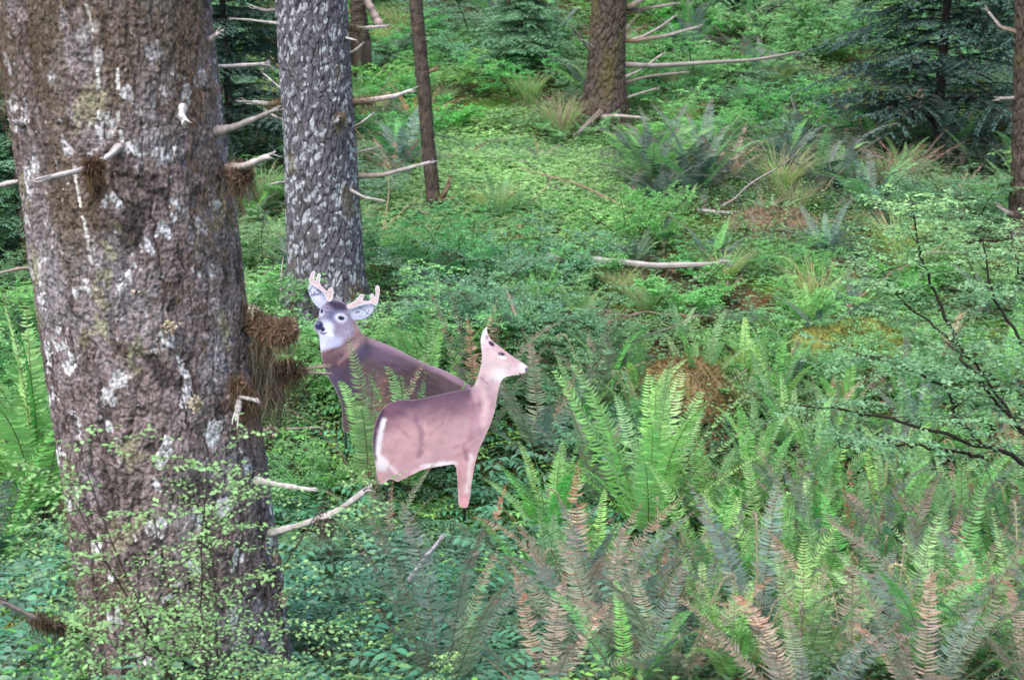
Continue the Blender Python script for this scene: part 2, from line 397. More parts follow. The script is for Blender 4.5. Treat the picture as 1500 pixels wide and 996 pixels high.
# --- big tree in front, leaning left
YT = 5.0
T1, o1, ax1 = make_tree('conifer_tree', 'huge near trunk with purple brown scaly bark, pale lichen and broken branches', 'tree',
    [(152, 0, 300), (215, 480, 292), (279, 960, 284)], YT, 680, 1500, .0042, 'scaly', 11, -.1, 4.2, 0, 46, None, M_bark1)
COLW = np.array([.44, .40, .40])
def stub(root, off, pxpts, r0, r1, col=COLW, moss=.0, splinter=True, name='branch'):
    P = [at(px, py, Y) for (px, py, Y) in pxpts]
    b = branch_mesh(np.array(P) - off, r0, r1, col, moss, splinter); ob(name, b.mesh(name, M_wood, True), root); return np.array(P)
YF = YT - .33
stub(T1, o1, [(176, 214, YF - .0), (162, 228, YF - .1), (130, 247, YF - .2), (68, 262, YF - .3)], .014, .009)
stub(T1, o1, [(60, 262, YT), (20, 267, YT + .1), (-40, 282, YT + .2)], .011, .009)
stub(T1, o1, [(318, 193, YT - .1), (345, 186, YT - .15), (404, 161, YT - .25)], .017, .006)
stub(T1, o1, [(335, 247, YT - .1), (362, 243, YT - .2), (392, 230, YT - .3)], .016, .011, moss=.5)
stub(T1, o1, [(300, 99, YT + .1), (345, 97, YT + .1), (388, 94, YT + .1)], .009, .006)
stub(T1, o1, [(296, 70, YT), (307, 60, YT - .05), (320, 49, YT - .1)], .012, .008)
stub(T1, o1, [(268, 158, YT - .28), (266, 170, YT - .42), (272, 178, YT - .5)], .013, .011)
stub(T1, o1, [(46, 188, YT - .1), (33, 182, YT - .25), (20, 179, YT - .33)], .013, .01)
stub(T1, o1, [(28, 80, YT + .1), (5, 76, YT + .1), (-30, 70, YT + .1)], .009, .008)
stub(T1, o1, [(28, 92, YT + .1), (0, 91, YT + .1), (-30, 94, YT)], .012, .01)
stub(T1, o1, [(80, 390, YT + .1), (30, 393, YT + .1), (0, 400, YT + .15)], .009, .005, np.array([.3, .24, .21]))
stub(T1, o1, [(96, 484, YT), (74, 486, YT - .1)], .007, .006)
pm = stub(T1, o1, [(360, 462, YT), (385, 480, YT - .05), (412, 488, YT - .1), (420, 484, YT - .12)], .027, .025, C_MOSSB, 1, False)
pn = stub(T1, o1, [(375, 538, YT), (415, 540, YT), (440, 541, YT), (478, 536, YT)], .014, .006, np.array([.30, .23, .2]), .8)
stub(T1, o1, [(430, 541, YT), (450, 545, YT), (480, 547, YT)], .007, .004, np.array([.30, .23, .2]))
stub(T1, o1, [(345, 580, YT - .26), (362, 583, YT - .36), (375, 586, YT - .42)], .008, .007)
stub(T1, o1, [(352, 582, YT - .26), (349, 595, YT - .36), (348, 606, YT - .38)], .012, .01)
stub(T1, o1, [(375, 703, YT - .2), (415, 711, YT - .28), (456, 717, YT - .35)], .012, .007)
pl = stub(T1, o1, [(396, 781, YT - .18), (440, 769, YT - .3), (490, 752, YT - .35), (533, 721, YT - .4)], .013, .011)
pq = stub(T1, o1, [(140, 925, YT - .15), (90, 918, YT - .3), (50, 905, YT - .4), (0, 880, YT - .5)], .016, .008, np.array([.36, .30, .28]), .9)
# moss on the trunk: lumps on stubs and hanging threads
def moss_part(root, off, P, r, ntuft, nstr, Lm, spread, col=C_MOSSB):
    b = Buf(); P = np.asarray(P) - off
    Pd = np.concatenate([P[i] + (P[i + 1] - P[i]) * t for i in range(len(P) - 1) for t in [np.linspace(0, 1, 8)[:, None]]])
    if ntuft: moss_tufts(b, Pd, r, ntuft, col, .022)
    if nstr: strands(b, Pd, Lm, nstr, spread, col)
    ob('moss', b.mesh('moss', M_strand), root)
moss_part(T1, o1, pm, .034, 6500, 900, .10, .018, np.array([.22, .125, .065]))
moss_part(T1, o1, [at(380, 500, YT - .05), at(392, 550, YT), at(396, 570, YT)], .026, 1500, 1300, .2, .02, np.array([.19, .145, .09]))
moss_part(T1, o1, pn[:3], .022, 900, 700, .17, .012)
moss_part(T1, o1, [at(347, 560, YT - .28), at(365, 590, YT - .28)], .02, 500, 700, .16, .016)
moss_part(T1, o1, [at(468, 762, YT - .33), at(484, 757, YT - .34)], .014, 200, 420, .13, .009, np.array([.12, .10, .08]))
moss_part(T1, o1, [at(130, 245, YF - .2), at(142, 242, YF - .2)], .018, 900, 260, .06, .01)
moss_part(T1, o1, [at(134, 255, YF - .05), at(150, 290, YF + .03)], .013, 900, 500, .07, .012)
moss_part(T1, o1, [at(345, 250, YT - .1), at(357, 256, YT - .15)], .026, 1600, 500, .15, .02, np.array([.14, .09, .05]))
moss_part(T1, o1, pq[:3], .02, 900, 500, .1, .014)
def trunk_fuzz(root, off, ax, spots, n, Lm, col=C_MOSSB):
    b = Buf(); P = []
    for (t0, z0, dt, dz, k) in spots:
        for _ in range(k):
            th = t0 + dt * (R.random() - .5) * 2; z = z0 + dz * (R.random() - .5) * 2
            x, y, r = ax_at(ax, z); P.append([x + (r + .008) * math.cos(th), y + (r + .008) * math.sin(th), z])
    strands(b, np.array(P) - off, Lm, n, .012, col, .0011); ob('moss', b.mesh('moss', M_strand), root)
sp = [(-2.3, 3.1, .75, .45, 260), (-1.2, 3.2, .5, .4, 110), (-.55, 2.9, .35, .8, 260), (-.4, 2.2, .4, .5, 120), (-1.5, 2.5, 1.2, .5, 120), (-2.6, .8, .5, .4, 140), (-2.4, 2.5, .5, .4, 90), (-1.4, 1.9, 1.3, .3, 40)]
trunk_fuzz(T1, o1, ax1, sp, 9000, .085, np.array([.125, .09, .058]))
# pale lichen rosettes standing off the bark
for (px, py) in ((372, 455), (288, 592), (202, 424), (250, 480), (397, 631), (412, 878), (398, 820)):
    p = at(px, py, YT - (.05 if px > 350 else .34)); n = 110; b = Buf()
    leaves(b, p + R.standard_normal((n, 3)) * .009 - o1, R.standard_normal((n, 3)), R.standard_normal((n, 3)), .018, .012, cvar([.42, .36, .28], n, .15), round_=False)
    ob('lichen', b.mesh('lichen', M_moss), T1)

# --- second tree: grey, furrowed, spotted with lichen
Y2 = 11.0
T2, o2, ax2 = make_tree('conifer_tree', 'straight grey trunk with furrowed bark and round white lichen spots', 'tree',
    [(456, 0, 104), (468, 200, 104), (477, 385, 110)], Y2, 380, 800, .0075, 'furrow', 23, .1, 6.0, .10, 44)
GB = np.array([.34, .31, .31])
for pts, r0, r1, ms in (
    ([(505, 38, Y2), (530, 42, Y2), (563, 39, Y2)], .020, .010, .6), ([(508, 56, Y2 - .1), (520, 59, Y2 - .15)], .01, .006, 0),
    ([(505, 82, Y2), (520, 74, Y2 - .1), (530, 66, Y2 - .1)], .012, .008, 0), ([(514, 150, Y2), (545, 147, Y2), (580, 141, Y2), (604, 132, Y2)], .026, .012, .7),
    ([(515, 188, Y2), (530, 180, Y2 - .1), (545, 168, Y2 - .1)], .012, .007, .3), ([(516, 226, Y2), (535, 220, Y2), (550, 217, Y2)], .012, .007, .2),
    ([(523, 258, Y2), (560, 257, Y2 - .1), (600, 246, Y2 - .1), (631, 238, Y2 - .1)], .021, .012, .5), ([(514, 279, Y2 - .2), (535, 290, Y2 - .35), (560, 294, Y2 - .5)], .012, .009, 0),
    ([(418, 268, Y2), (408, 268, Y2 - .1), (398, 270, Y2 - .1)], .011, .008, 0), ([(416, 150, Y2), (395, 153, Y2), (370, 150, Y2)], .024, .018, 1),
    ([(412, 130, Y2), (400, 120, Y2), (386, 108, Y2)], .009, .006, 0), ([(410, 35, Y2), (370, 30, Y2 + .1), (340, 28, Y2)], .012, .007, 0),
    ([(410, 14, Y2), (390, 16, Y2), (372, 11, Y2)], .014, .009, .2), ([(418, 178, Y2), (405, 172, Y2 - .1), (390, 163, Y2 - .1)], .013, .006, 0),
    ([(500, 172, Y2 - .3), (495, 176, Y2 - .45)], .03, .02, 1)):
    P = stub(T2, o2, pts, r0, r1, GB, ms)
    if ms > .55: moss_part(T2, o2, P[:2], .03, 500, 400, .12, .015, np.array([.12, .095, .05]))

# --- slim crooked tree
Y3 = 14.0
def slim(name, label, pts, Y, col, group=None, seed=1):
    P = np.array([at(px, py, Y) for px, py, _ in pts]); rad = np.array([wd / F * proj(at(px, py, Y))[2] / 2 for px, py, wd in pts])
    t = np.linspace(0, 1, 90); ti = np.linspace(0, 1, len(pts)); Q_ = np.stack([np.interp(t, ti, P[:, k]) for k in range(3)], 1); rr = np.interp(t, ti, rad)
    for _ in range(6): Q_[1:-1] = (Q_[:-2] + 2 * Q_[1:-1] + Q_[2:]) / 4
    up = Q_[-1] - Q_[-6]; ex = np.array([Q_[-1] + up * k for k in range(1, 10)]); Q_ = np.vstack([Q_, ex]); rr = np.append(rr, np.full(9, rr[-1]))
    lo = Q_[0].copy(); lo[2] = min(lo[2], Hs(lo[0], lo[1])) - .15; Q_ = np.vstack([lo, Q_]); rr = np.append(rr[0] * 1.15, rr)
    off = np.array([lo[0], lo[1], Hs(lo[0], lo[1])]); root = empty(name, off, label, 'tree', group)
    b = Buf(); C = np.repeat(np.tile(np.asarray(col), (len(Q_), 1)) * (1 + .08 * R.standard_normal((len(Q_), 1))), 18, 0) * np.clip(1 + .28 * R.standard_normal((len(Q_) * 18, 1)), .3, 2)
    tube(b, Q_ - off, rr, C, n=18, jitter=.06); ob('trunk', b.mesh('trunk', M_bark, True), root); return root, off
T3, o3 = slim('slim_tree', 'slim crooked brown trunk right of the lichen spotted trunk', [(636, 330, 26), (636, 300, 21), (628, 220, 20), (620, 120, 20), (613, 50, 20), (609, 0, 19)], Y3, [.075, .055, .046])
for pts, r0, r1 in (([(640, 302, Y3), (652, 282, Y3 - .1), (658, 270, Y3 - .1)], .035, .02), ([(640, 298, Y3 - .1), (650, 293, Y3 - .2), (664, 290, Y3 - .2)], .015, .008), ([(625, 108, Y3), (632, 104, Y3), (636, 102, Y3)], .02, .015)):
    stub(T3, o3, pts, r0, r1, np.array([.25, .17, .12]), .6)

# --- mossy tree with many dead limbs, right of centre
Y4 = 18.5
T4, o4, ax4 = make_tree('conifer_tree', 'mossy brown trunk with spreading roots and long dead limbs reaching right', 'tree',
    [(892, 0, 50), (888, 100, 52), (884, 200, 60)], Y4, 240, 420, .014, 'moss', 31, .6, 6.5, .30, 22)
LB = np.array([.27, .24, .23])
for pts, r0, r1, ms in (
    ([(905, 95, Y4), (960, 97, Y4), (1040, 92, Y4), (1110, 88, Y4), (1167, 77, Y4)], .034, .016, .0), ([(905, 60, Y4), (930, 60, Y4), (980, 52, Y4), (1022, 40, Y4)], .036, .016, .9),
    ([(905, 64, Y4), (940, 55, Y4), (965, 42, Y4), (988, 25, Y4)], .022, .012, .1), ([(900, 12, Y4), (925, 10, Y4), (950, -8, Y4)], .045, .03, 1),
    ([(905, 118, Y4), (935, 105, Y4), (970, 80, Y4)], .022, .012, 0), ([(903, 125, Y4), (950, 112, Y4), (1005, 106, Y4)], .028, .012, .6),
    ([(905, 148, Y4), (935, 138, Y4), (962, 130, Y4)], .02, .012, 0), ([(868, 82, Y4), (850, 55, Y4 - .3), (838, 40, Y4 - .5)], .02, .01, 0),
    ([(872, 72, Y4 - .1), (855, 60, Y4 - .4), (848, 58, Y4 - .5)], .016, .008, 0), ([(905, 55, Y4), (915, 45, Y4), (922, 36, Y4)], .018, .01, 0),
    ([(880, 172, Y4 - .3), (905, 170, Y4 - .5), (930, 172, Y4 - .6), (945, 173, Y4 - .6)], .028, .016, .2), ([(880, 165, Y4 - .3), (862, 180, Y4 - .5), (846, 196, Y4 - .6)], .035, .02, .5),
    ([(905, 22, Y4), (940, 14, Y4 + .1), (990, 6, Y4 + .1)], .03, .02, .9)):
    stub(T4, o4, pts, r0, r1, LB, ms)

# --- trunk cut by the right edge
Y5 = 13.0
T5, o5, ax5 = make_tree('conifer_tree', 'dark mossy trunk cut off by the right edge of the photo', 'tree',
    [(1520, 0, 62), (1516, 180, 62), (1512, 350, 66)], Y5, 220, 420, .012, 'moss', 41, .3, 6.5, .12, 22)
for pts, r0, r1, ms in (([(1492, 48, Y5), (1465, 40, Y5), (1448, 18, Y5)], .022, .012, .7), ([(1490, 144, Y5), (1475, 145, Y5), (1464, 145, Y5)], .02, .015, 0),
    ([(1492, 318, Y5), (1475, 312, Y5 - .1), (1466, 305, Y5 - .1)], .03, .02, .6)):
    stub(T5, o5, pts, r0, r1, LB, ms)
# --- distant dark trunks
for i, (px, py, wd, Y, lb) in enumerate(((745, 60, 7, 23, 'thin dark sapling trunk at the top edge left of the mossy tree'), (849, 70, 10, 25, 'thin dark trunk just behind the mossy tree, touching the top edge'),
        (525, 60, 24, 20, 'reddish brown trunk base behind the lichen spotted trunk, at the top edge'))):
    slim('slim_tree', lb, [(px + 3, py, wd * 1.2), (px, py - 40, wd), (px - 2, -40, wd)], Y, [.05, .032, .028] if i < 2 else [.07, .05, .042])

# ------------------------------------------------------------------ decoys (flat printed cloth)
def crop1(pts): return [(430 + x / 2.49, 380 + y / 2.49) for x, y in pts]
def crop2(pts): return [(430 + x / 5.535, 380 + y / 5.535) for x, y in pts]
def crop3(pts): return [(640 + x / 6.225, 460 + y / 6.225) for x, y in pts]
DOE = crop1([(707, 243), (697, 252), (688, 268), (682, 290), (683, 315), (688, 345), (686, 375), (678, 410), (668, 440), (655, 468), (620, 475), (560, 487), (500, 500), (440, 513), (400, 511), (370, 515), (340, 528), (318, 552),
    (300, 590), (290, 630), (288, 670), (293, 710), (298, 740), (302, 775), (306, 815), (318, 822), (336, 812), (350, 800), (365, 803), (378, 812), (400, 801), (430, 785), (470, 766), (520, 756), (560, 750), (592, 745), (597, 790), (600, 850),
    (601, 900), (618, 906), (635, 905), (641, 880), (648, 830), (655, 780), (665, 730), (676, 692), (690, 665), (705, 630), (722, 590), (735, 550), (742, 500), (748, 470), (760, 437), (775, 428), (800, 423), (824, 420), (845, 412),
    (855, 404), (856, 396), (850, 386), (835, 377), (805, 358), (770, 332), (745, 313), (728, 300), (716, 288), (708, 272), (705, 256)])
BUCKH = crop2([(215, 395), (205, 450), (198, 492), (178, 518), (167, 545), (170, 572), (186, 590), (205, 602), (212, 640), (215, 690), (220, 740), (235, 820), (250, 885)])
BUCKB = crop1([(118, 405), (132, 440), (155, 478), (172, 515), (178, 555), (178, 600), (182, 630), (210, 632), (232, 600), (300, 600), (400, 620), (520, 630), (600, 640), (640, 560), (655, 468), (628, 448), (600, 430), (560, 409), (520, 393)])
BUCKN = crop2([(1040, 832), (950, 785), (850, 732), (740, 682), (650, 648), (600, 632), (560, 607), (540, 575), (518, 530), (500, 494)])
BUCK = BUCKH + BUCKB + BUCKN + crop2([(470, 480), (445, 420), (430, 365), (400, 345), (370, 332), (340, 324), (312, 322), (285, 340), (262, 352), (235, 372)])
EAR_L = crop2([(238, 372), (262, 352), (278, 335), (262, 300), (235, 262), (205, 232), (170, 205), (135, 196), (121, 215), (119, 240), (128, 280), (145, 320), (170, 358), (195, 385), (210, 400)])
EAR_R = crop2([(432, 372), (460, 372), (500, 378), (540, 372), (590, 362), (640, 360), (661, 372), (658, 395), (642, 430), (612, 462), (570, 484), (530, 491), (490, 493), (450, 480)])
ANT_L = crop2([(272, 335), (265, 305), (240, 268), (205, 240), (165, 212), (128, 196), (125, 165), (133, 135), (145, 108), (160, 93), (173, 95), (178, 110), (166, 145), (165, 172), (180, 178), (188, 140), (198, 118), (212, 112), (222, 124), (216, 160), (211, 190), (222, 212), (250, 240), (272, 262), (284, 240), (300, 226), (316, 230), (323, 250), (320, 290), (318, 325), (295, 345)])
ANT_R = crop2([(432, 398), (430, 365), (470, 354), (500, 338), (520, 310), (538, 284), (555, 278), (572, 290), (566, 318), (556, 336), (600, 338), (634, 328), (622, 300), (624, 280), (638, 273), (652, 290), (660, 312), (668, 280), (662, 240), (665, 216), (680, 208), (695, 218), (700, 255), (694, 300), (686, 340), (672, 372), (660, 374), (640, 358), (600, 360), (550, 372), (510, 384), (470, 400)])

class Paint:
    def __init__(s, x, y, c): s.x, s.y = x, y; s.n1 = 1.3 * fbm(x * .16, y * .16, 9, 3, 90); s.n2 = 1.3 * fbm(x * .16, y * .16, 5, 3, 91); s.c = np.tile(lin(c), (len(x), 1))
    def to(s, m, c): m = np.clip(m, 0, 1)[:, None]; s.c = s.c * (1 - m) + lin(c) * m
    def blob(s, cx, cy, rx, ry, ang, c, soft=.4, a=1.):
        t = math.radians(ang); dx, dy = s.x - cx, s.y - cy; u = (dx * math.cos(t) + dy * math.sin(t)) / rx; v = (-dx * math.sin(t) + dy * math.cos(t)) / ry
        s.to(a * sstep(1 + soft, 1 - soft, np.hypot(u, v)), c)
    def line(s, pts, wd, c, soft=.6, a=1.):
        s.to(a * sstep(wd * (1 + soft), wd * (1 - soft), seg(s.x + s.n1, s.y + s.n2, pts) + .35 * wd * s.n1), c)
def seg(x, y, pts):
    d = np.full(len(x), 1e9)
    for (x0, y0), (x1, y1) in zip(pts[:-1], pts[1:]):
        ex, ey = x1 - x0, y1 - y0; t = np.clip(((x - x0) * ex + (y - y0) * ey) / (ex * ex + ey * ey + 1e-9), 0, 1)
        d = np.minimum(d, np.hypot(x - x0 - t * ex, y - y0 - t * ey))
    return d
def inside(x, y, poly):
    r = np.zeros(len(x), bool)
    for (x0, y0), (x1, y1) in zip(poly, poly[1:] + poly[:1]):
        c = ((y0 > y) != (y1 > y)) & (x < (x1 - x0) * (y - y0) / (y1 - y0 + 1e-12) + x0); r ^= c
    return r
def smooth_poly(poly, n=2):
    for _ in range(n):
        q = []
        for a, b_ in zip(poly, poly[1:] + poly[:1]): q += [(a[0] * .75 + b_[0] * .25, a[1] * .75 + b_[1] * .25), (a[0] * .25 + b_[0] * .75, a[1] * .25 + b_[1] * .75)]
        poly = q
    return poly
def sheet(name, poly, painter, Y, root, off, step, dy=0, fold=.006, border=None, tilt=0, sm=2):
    poly = smooth_poly(poly, sm)
    xs = [p[0] for p in poly]; ys = [p[1] for p in poly]
    gx, gy = np.meshgrid(np.arange(min(xs), max(xs), step), np.arange(min(ys), max(ys), step * .866))
    gx[1::2] += step / 2; gx = gx.ravel(); gy = gy.ravel()
    ins = inside(gx, gy, poly) & (seg(gx, gy, poly + poly[:1]) > step * .45)
    pts = [Vector(p) for p in poly] + [Vector(p) for p in zip(gx[ins], gy[ins])]
    n = len(poly); vs, es, fs = geometry.delaunay_2d_cdt(pts, [], [list(range(n))], 1, 1e-5)[:3]
    P2 = np.array([(v.x, v.y) for v in vs]); x, y = P2[:, 0], P2[:, 1]
    pc = painter(x, y)
    if border:
        d = seg(x, y, poly + poly[:1]); m = np.clip(sstep(border[1], border[1] * .4, d), 0, 1)[:, None] * border[2]; pc = pc * (1 - m) + lin(border[0]) * m
    Yd = Y + dy + fold * fbm(x * .035 + y * .02, y * .03 - x * .03, 3, 3, 5) + .12 * fold * fbm((x + y * .7) * .10, (y - x) * .03, 3, 2, 6) + tilt * (x - 600) / 1000
    W = np.array([at(a, b_, c) for a, b_, c in zip(x, y, Yd)])
    fs = [f for f in fs if len(f) == 3]
    F_ = np.array(fs)
    me = mesh(name, W - off, F_, pc * ALB, M_cloth, True)
    return ob(name, me, root)
ALB = 1.0
def paint_doe(x, y):
    P = Paint(x, y, (200, 160, 172))
    n = fbm(x * .05, y * .05, 0, 4, 51); f = fbm(x * .5, y * .12, 0, 3, 52)
    # darker back
    back = [(560, 598), (600, 587), (650, 575), (690, 567)]
    P.to(.85 * sstep(56, 6, seg(x, y, back) + 10 * n), (112, 84, 104)); P.to(.6 * sstep(22, 2, seg(x, y, back) + 5 * n), (86, 66, 92))
    P.blob(655, 600, 36, 16, -6, (138, 98, 120), .9, .55); P.blob(566, 610, 22, 22, 0, (150, 104, 120), .8, .5)
    P.blob(632, 640, 40, 26, 0, (214, 168, 172), .9, .5); P.blob(590, 660, 26, 28, 0, (216, 166, 168), .9, .5)
    # haunch crease and folds
    P.line([(608, 612), (616, 630), (618, 650), (613, 668)], 3.6, (128, 92, 118), 1, .55); P.line([(640, 604), (633, 618), (626, 622)], 1.4, (140, 102, 118), 1, .4)
    P.line([(654, 606), (648, 620), (640, 628)], 1.3, (150, 108, 120), 1, .4); P.line([(560, 612), (580, 622), (598, 640)], 2, (176, 122, 134), 1, .6)
    P.line([(665, 655), (680, 650), (694, 640)], 2.2, (186, 132, 146), 1, .7); P.line([(668, 668), (684, 660), (700, 646)], 1.6, (186, 132, 146), 1, .7)
    P.line([(693, 570), (700, 600), (702, 632)], 3.5, (196, 150, 170), 1, .7); P.line([(700, 560), (712, 590), (708, 620)], 5, (240, 202, 208), 1, .7); P.line([(690, 590), (692, 620), (688, 645)], 4, (184, 132, 152), 1, .5)
    # rump: dark edge, white stripe, white patch
    P.line([(560, 604), (549, 628), (546, 652), (550, 672)], 4.2, (72, 54, 84), .9, .9); P.line([(562, 616), (556, 640), (554, 664), (560, 680)], 3.4, (244, 238, 246), .8, .95)
    P.blob(560, 680, 9, 11, 0, (240, 228, 236), .5, .95); P.line([(556, 664), (566, 678), (580, 692)], 2.4, (236, 214, 222), .9, .8); P.blob(556, 700, 6, 8, 0, (214, 160, 166), .5, .8)
    # belly hem
    P.line([(618, 684), (640, 680), (668, 678)], 3.2, (242, 232, 240), .8, .9); P.line([(604, 692), (620, 685)], 3, (232, 196, 204), .9, .7)
    # leg
    P.blob(680, 700, 16, 40, 0, (222, 166, 172), .7, .6); P.line([(690, 668), (687, 700), (683, 720)], 3.2, (240, 220, 228), 1, .7); P.line([(672, 690), (673, 715)], 2, (196, 136, 146), 1, .6)
    P.line([(680, 655), (684, 672)], 3, (120, 84, 106), 1, .5); P.blob(679, 735, 8, 8, 0, (234, 170, 176), .5, .7)
    # neck and head
    hd = sstep(600, 535, y) * sstep(685, 700, x); P.to(hd * .95, (236, 208, 216))
    P.line([(708, 548), (704, 565), (698, 585)], 3, (206, 162, 180), 1, .6); P.line([(704, 553), (711, 560), (714, 561)], 1.3, (160, 120, 138), .9, .6)
    P.blob(731, 548, 11, 10, 20, (250, 240, 244), .6, .9); P.blob(722, 528, 16, 15, 0, (228, 196, 198), .8, .5)
    P.line([(727, 508), (742, 517), (757, 527)], 5, (216, 172, 184), .9, .7); P.blob(752, 530, 12, 6, 25, (206, 170, 184), .8, .6)
    P.blob(768, 538, 8, 7, 10, (246, 236, 242), .6, .9)
    P.line([(705, 490), (705, 510), (709, 528)], 6.5, (236, 214, 222), .8, .7); P.line([(711, 482), (707, 500)], 2.6, (250, 238, 244), .8, .8)
    for k in range(9): P.line([(704, 505 + k * 4.5), (716, 507 + k * 4.5)], .55, (200, 158, 166), .8, .55)
    P.blob(720, 503.5, 5.4, 3.0, 38, (50, 38, 74), .35, .97); P.blob(713, 494, 2, 3.4, -10, (150, 120, 150), .6, .7)
    P.blob(734.5, 518.5, 5.2, 2.6, 14, (52, 40, 76), .35, .98); P.blob(736, 523.5, 6, 2.2, 12, (250, 244, 248), .5, .9); P.blob(733.2, 518, 1.0, .8, 0, (200, 190, 220), .4, .8)
    P.blob(771.5, 541.5, 2.5, 3.5, 10, (70, 62, 110), .35, .97); P.blob(762, 547.5, 2.6, 1.3, 20, (120, 76, 100), .5, .9)
    return np.clip(P.c * np.array([.90, .905, .91]) * (1 + .03 * f + .02 * n)[:, None], 0, .95)
def paint_buck(x, y):
    P = Paint(x, y, (98, 80, 84)); n = fbm(x * .06, y * .06, 0, 4, 61); f = fbm(x * .35, y * .6, 0, 3, 62); g = fbm(x * .9, y * .9, 0, 2, 63)
    back = [(545, 500), (590, 516), (630, 534), (693, 568)]
    P.to(.8 * sstep(9, 2, seg(x, y, back)), (168, 136, 150)); P.blob(600, 560, 50, 22, 25, (78, 62, 66), .8, .7); P.blob(560, 522, 26, 10, 25, (104, 86, 108), .9, .8)
    P.blob(530, 516, 16, 11, -40, (70, 64, 88), .6, .9); P.blob(500, 560, 22, 42, -22, (76, 64, 82), .6, .92); P.line([(486, 548), (500, 566), (520, 580)], 5, (88, 78, 100), 1, .7)
    P.blob(518, 492, 14, 24, 30, (160, 134, 134), .7, .85); P.line([(472, 520), (500, 506), (528, 488)], 6, (128, 98, 96), .8, .85); P.line([(486, 512), (506, 496), (518, 486)], 1.5, (64, 44, 48), .8, .85)
    P.line([(480, 516), (500, 508), (520, 494)], 1.1, (64, 44, 48), .8, .7); P.blob(480, 524, 12, 12, 0, (112, 84, 88), .7, .7); P.line([(546, 590), (556, 570), (560, 556)], 6, (132, 98, 96), 1, .5)
    P.blob(545, 590, 18, 18, 0, (118, 84, 76), .8, .5); P.blob(500, 530, 18, 10, -20, (106, 76, 84), .8, .5)
    for k, (a_, b_) in enumerate((((500, 520), (512, 545)), ((520, 530), (530, 560)), ((560, 530), (600, 548)), ((590, 535), (640, 560)), ((610, 560), (650, 575)))): P.line([a_, ((a_[0] + b_[0]) / 2 + 3, (a_[1] + b_[1]) / 2 - 2), b_], 1.8, (70, 56, 70), 1., .55)
    P.line([(560, 512), (600, 526), (640, 545)], 3, (128, 106, 126), 1, .6); P.line([(496, 532), (508, 520), (524, 505)], 2.4, (168, 132, 128), 1, .6)
    # throat and head
    P.to(sstep(516, 506, y + (x - 480) * .35) * sstep(506, 497, x), (206, 206, 226)); P.blob(494, 496, 14, 10, -30, (176, 172, 194), .7, .7)
    hm = sstep(498, 488, y - (x - 500) * .15) * sstep(522, 510, x); P.to(hm, (150, 142, 164))
    P.blob(490, 462, 10, 14, 10, (112, 116, 152), .7, .85); P.blob(497, 479, 10, 12, 0, (150, 136, 152), .7, .8); P.blob(504, 490, 9, 7, -30, (168, 158, 176), .7, .7)
    P.to(.45 * sstep(-.1, .35, g) * hm, (96, 86, 108)); P.blob(496, 448, 15, 6, 14, (52, 44, 60), .5, .95); P.to(.7 * sstep(.12, .4, g) * sstep(12, 6, seg(x, y, [(484, 455), (505, 452)])), (80, 66, 80))
    P.blob(499, 465.5, 8.5, 6.5, 10, (228, 228, 242), .5, .9); P.blob(471, 458, 3, 6, 5, (206, 210, 230), .6, .85)
    P.blob(479, 480, 11, 9.5, 55, (220, 222, 238), .5, .92); P.blob(482, 488, 7, 4, 30, (240, 240, 248), .5, .9)
    P.blob(500, 466, 5, 3.3, 12, (34, 30, 54), .3, 1); P.blob(501.4, 465, 1.1, .8, 0, (120, 126, 170), .4, .8); P.blob(471.5, 456, 1.9, 3.4, 8, (40, 36, 62), .35, 1)
    P.blob(467.5, 477, 6.2, 6.4, 20, (44, 48, 82), .3, 1); P.blob(473, 482.5, 3.4, 3.4, 0, (46, 44, 74), .35, 1); P.blob(466, 474, 2.6, 1.8, 0, (104, 116, 160), .6, .8)
    P.line([(470, 487), (474, 488.5), (478, 487)], 1.2, (70, 60, 80), .6, .9)
    return np.clip(P.c * np.array([.98, .98, 1.1]) * (1 + .07 * f + .08 * n)[:, None], 0, .95)
def paint_ear(cx, cy, ang):
    def p(x, y):
        P = Paint(x, y, (188, 190, 218)); g = fbm(x * .35, y * .35, 0, 3, 70)
        P.blob(cx, cy, 15, 5.2, ang, (214, 216, 236), .6, .9); P.to(.85 * sstep(-.05, .25, g) * sstep(1.3, .7, np.hypot((x - cx) / 11, (y - cy) / 8)), (92, 96, 138)); return P.c
    return p
def paint_antler(x, y):
    P = Paint(x, y, (212, 192, 196)); g = fbm(x * .5, y * .5, 0, 3, 71); P.to(.5 * sstep(-.2, .4, g), (176, 138, 146)); return P.c
YD, YB = 8.0, 8.7
pd = at(682, 742, YD); rd = np.array([pd[0] - .3, YD, Hs(pd[0] - .3, YD)])
doe = empty('deer_decoy', rd, 'flat printed cloth doe decoy facing right, standing among the ferns', 'decoy')
sheet('printed_cloth', DOE, paint_doe, YD, doe, rd, 1.1, border=((226, 206, 214), .9, .4))
b = Buf(); p0 = at(680, 700, YD + .04); tube(b, np.array([[p0[0], p0[1], Hs(p0[0], p0[1]) - .1], p0]) - rd, .0075, [.02, .02, .022], n=8)
ob('stake', b.mesh('stake', M_dark, True), doe)
b = Buf(); p0 = at(566, 690, YD + .04); tube(b, np.array([[p0[0], p0[1], Hs(p0[0], p0[1]) - .1], p0]) - rd, .0075, [.02, .02, .022], n=8)
ob('stake', b.mesh('stake', M_dark, True), doe)
pb = at(560, 620, YB); rb = np.array([pb[0], YB, Hs(pb[0], YB)])
buck = empty('deer_decoy', rb, 'flat printed cloth buck decoy with antlers, behind the doe decoy', 'decoy')
sheet('printed_cloth', BUCK, paint_buck, YB, buck, rb, 1.0, border=((196, 184, 204), .8, .55))
sheet('ear', EAR_L, paint_ear(460, 428, 58), YB, buck, rb, .8, dy=.012, fold=.004, border=((224, 222, 244), 1.0, .8))
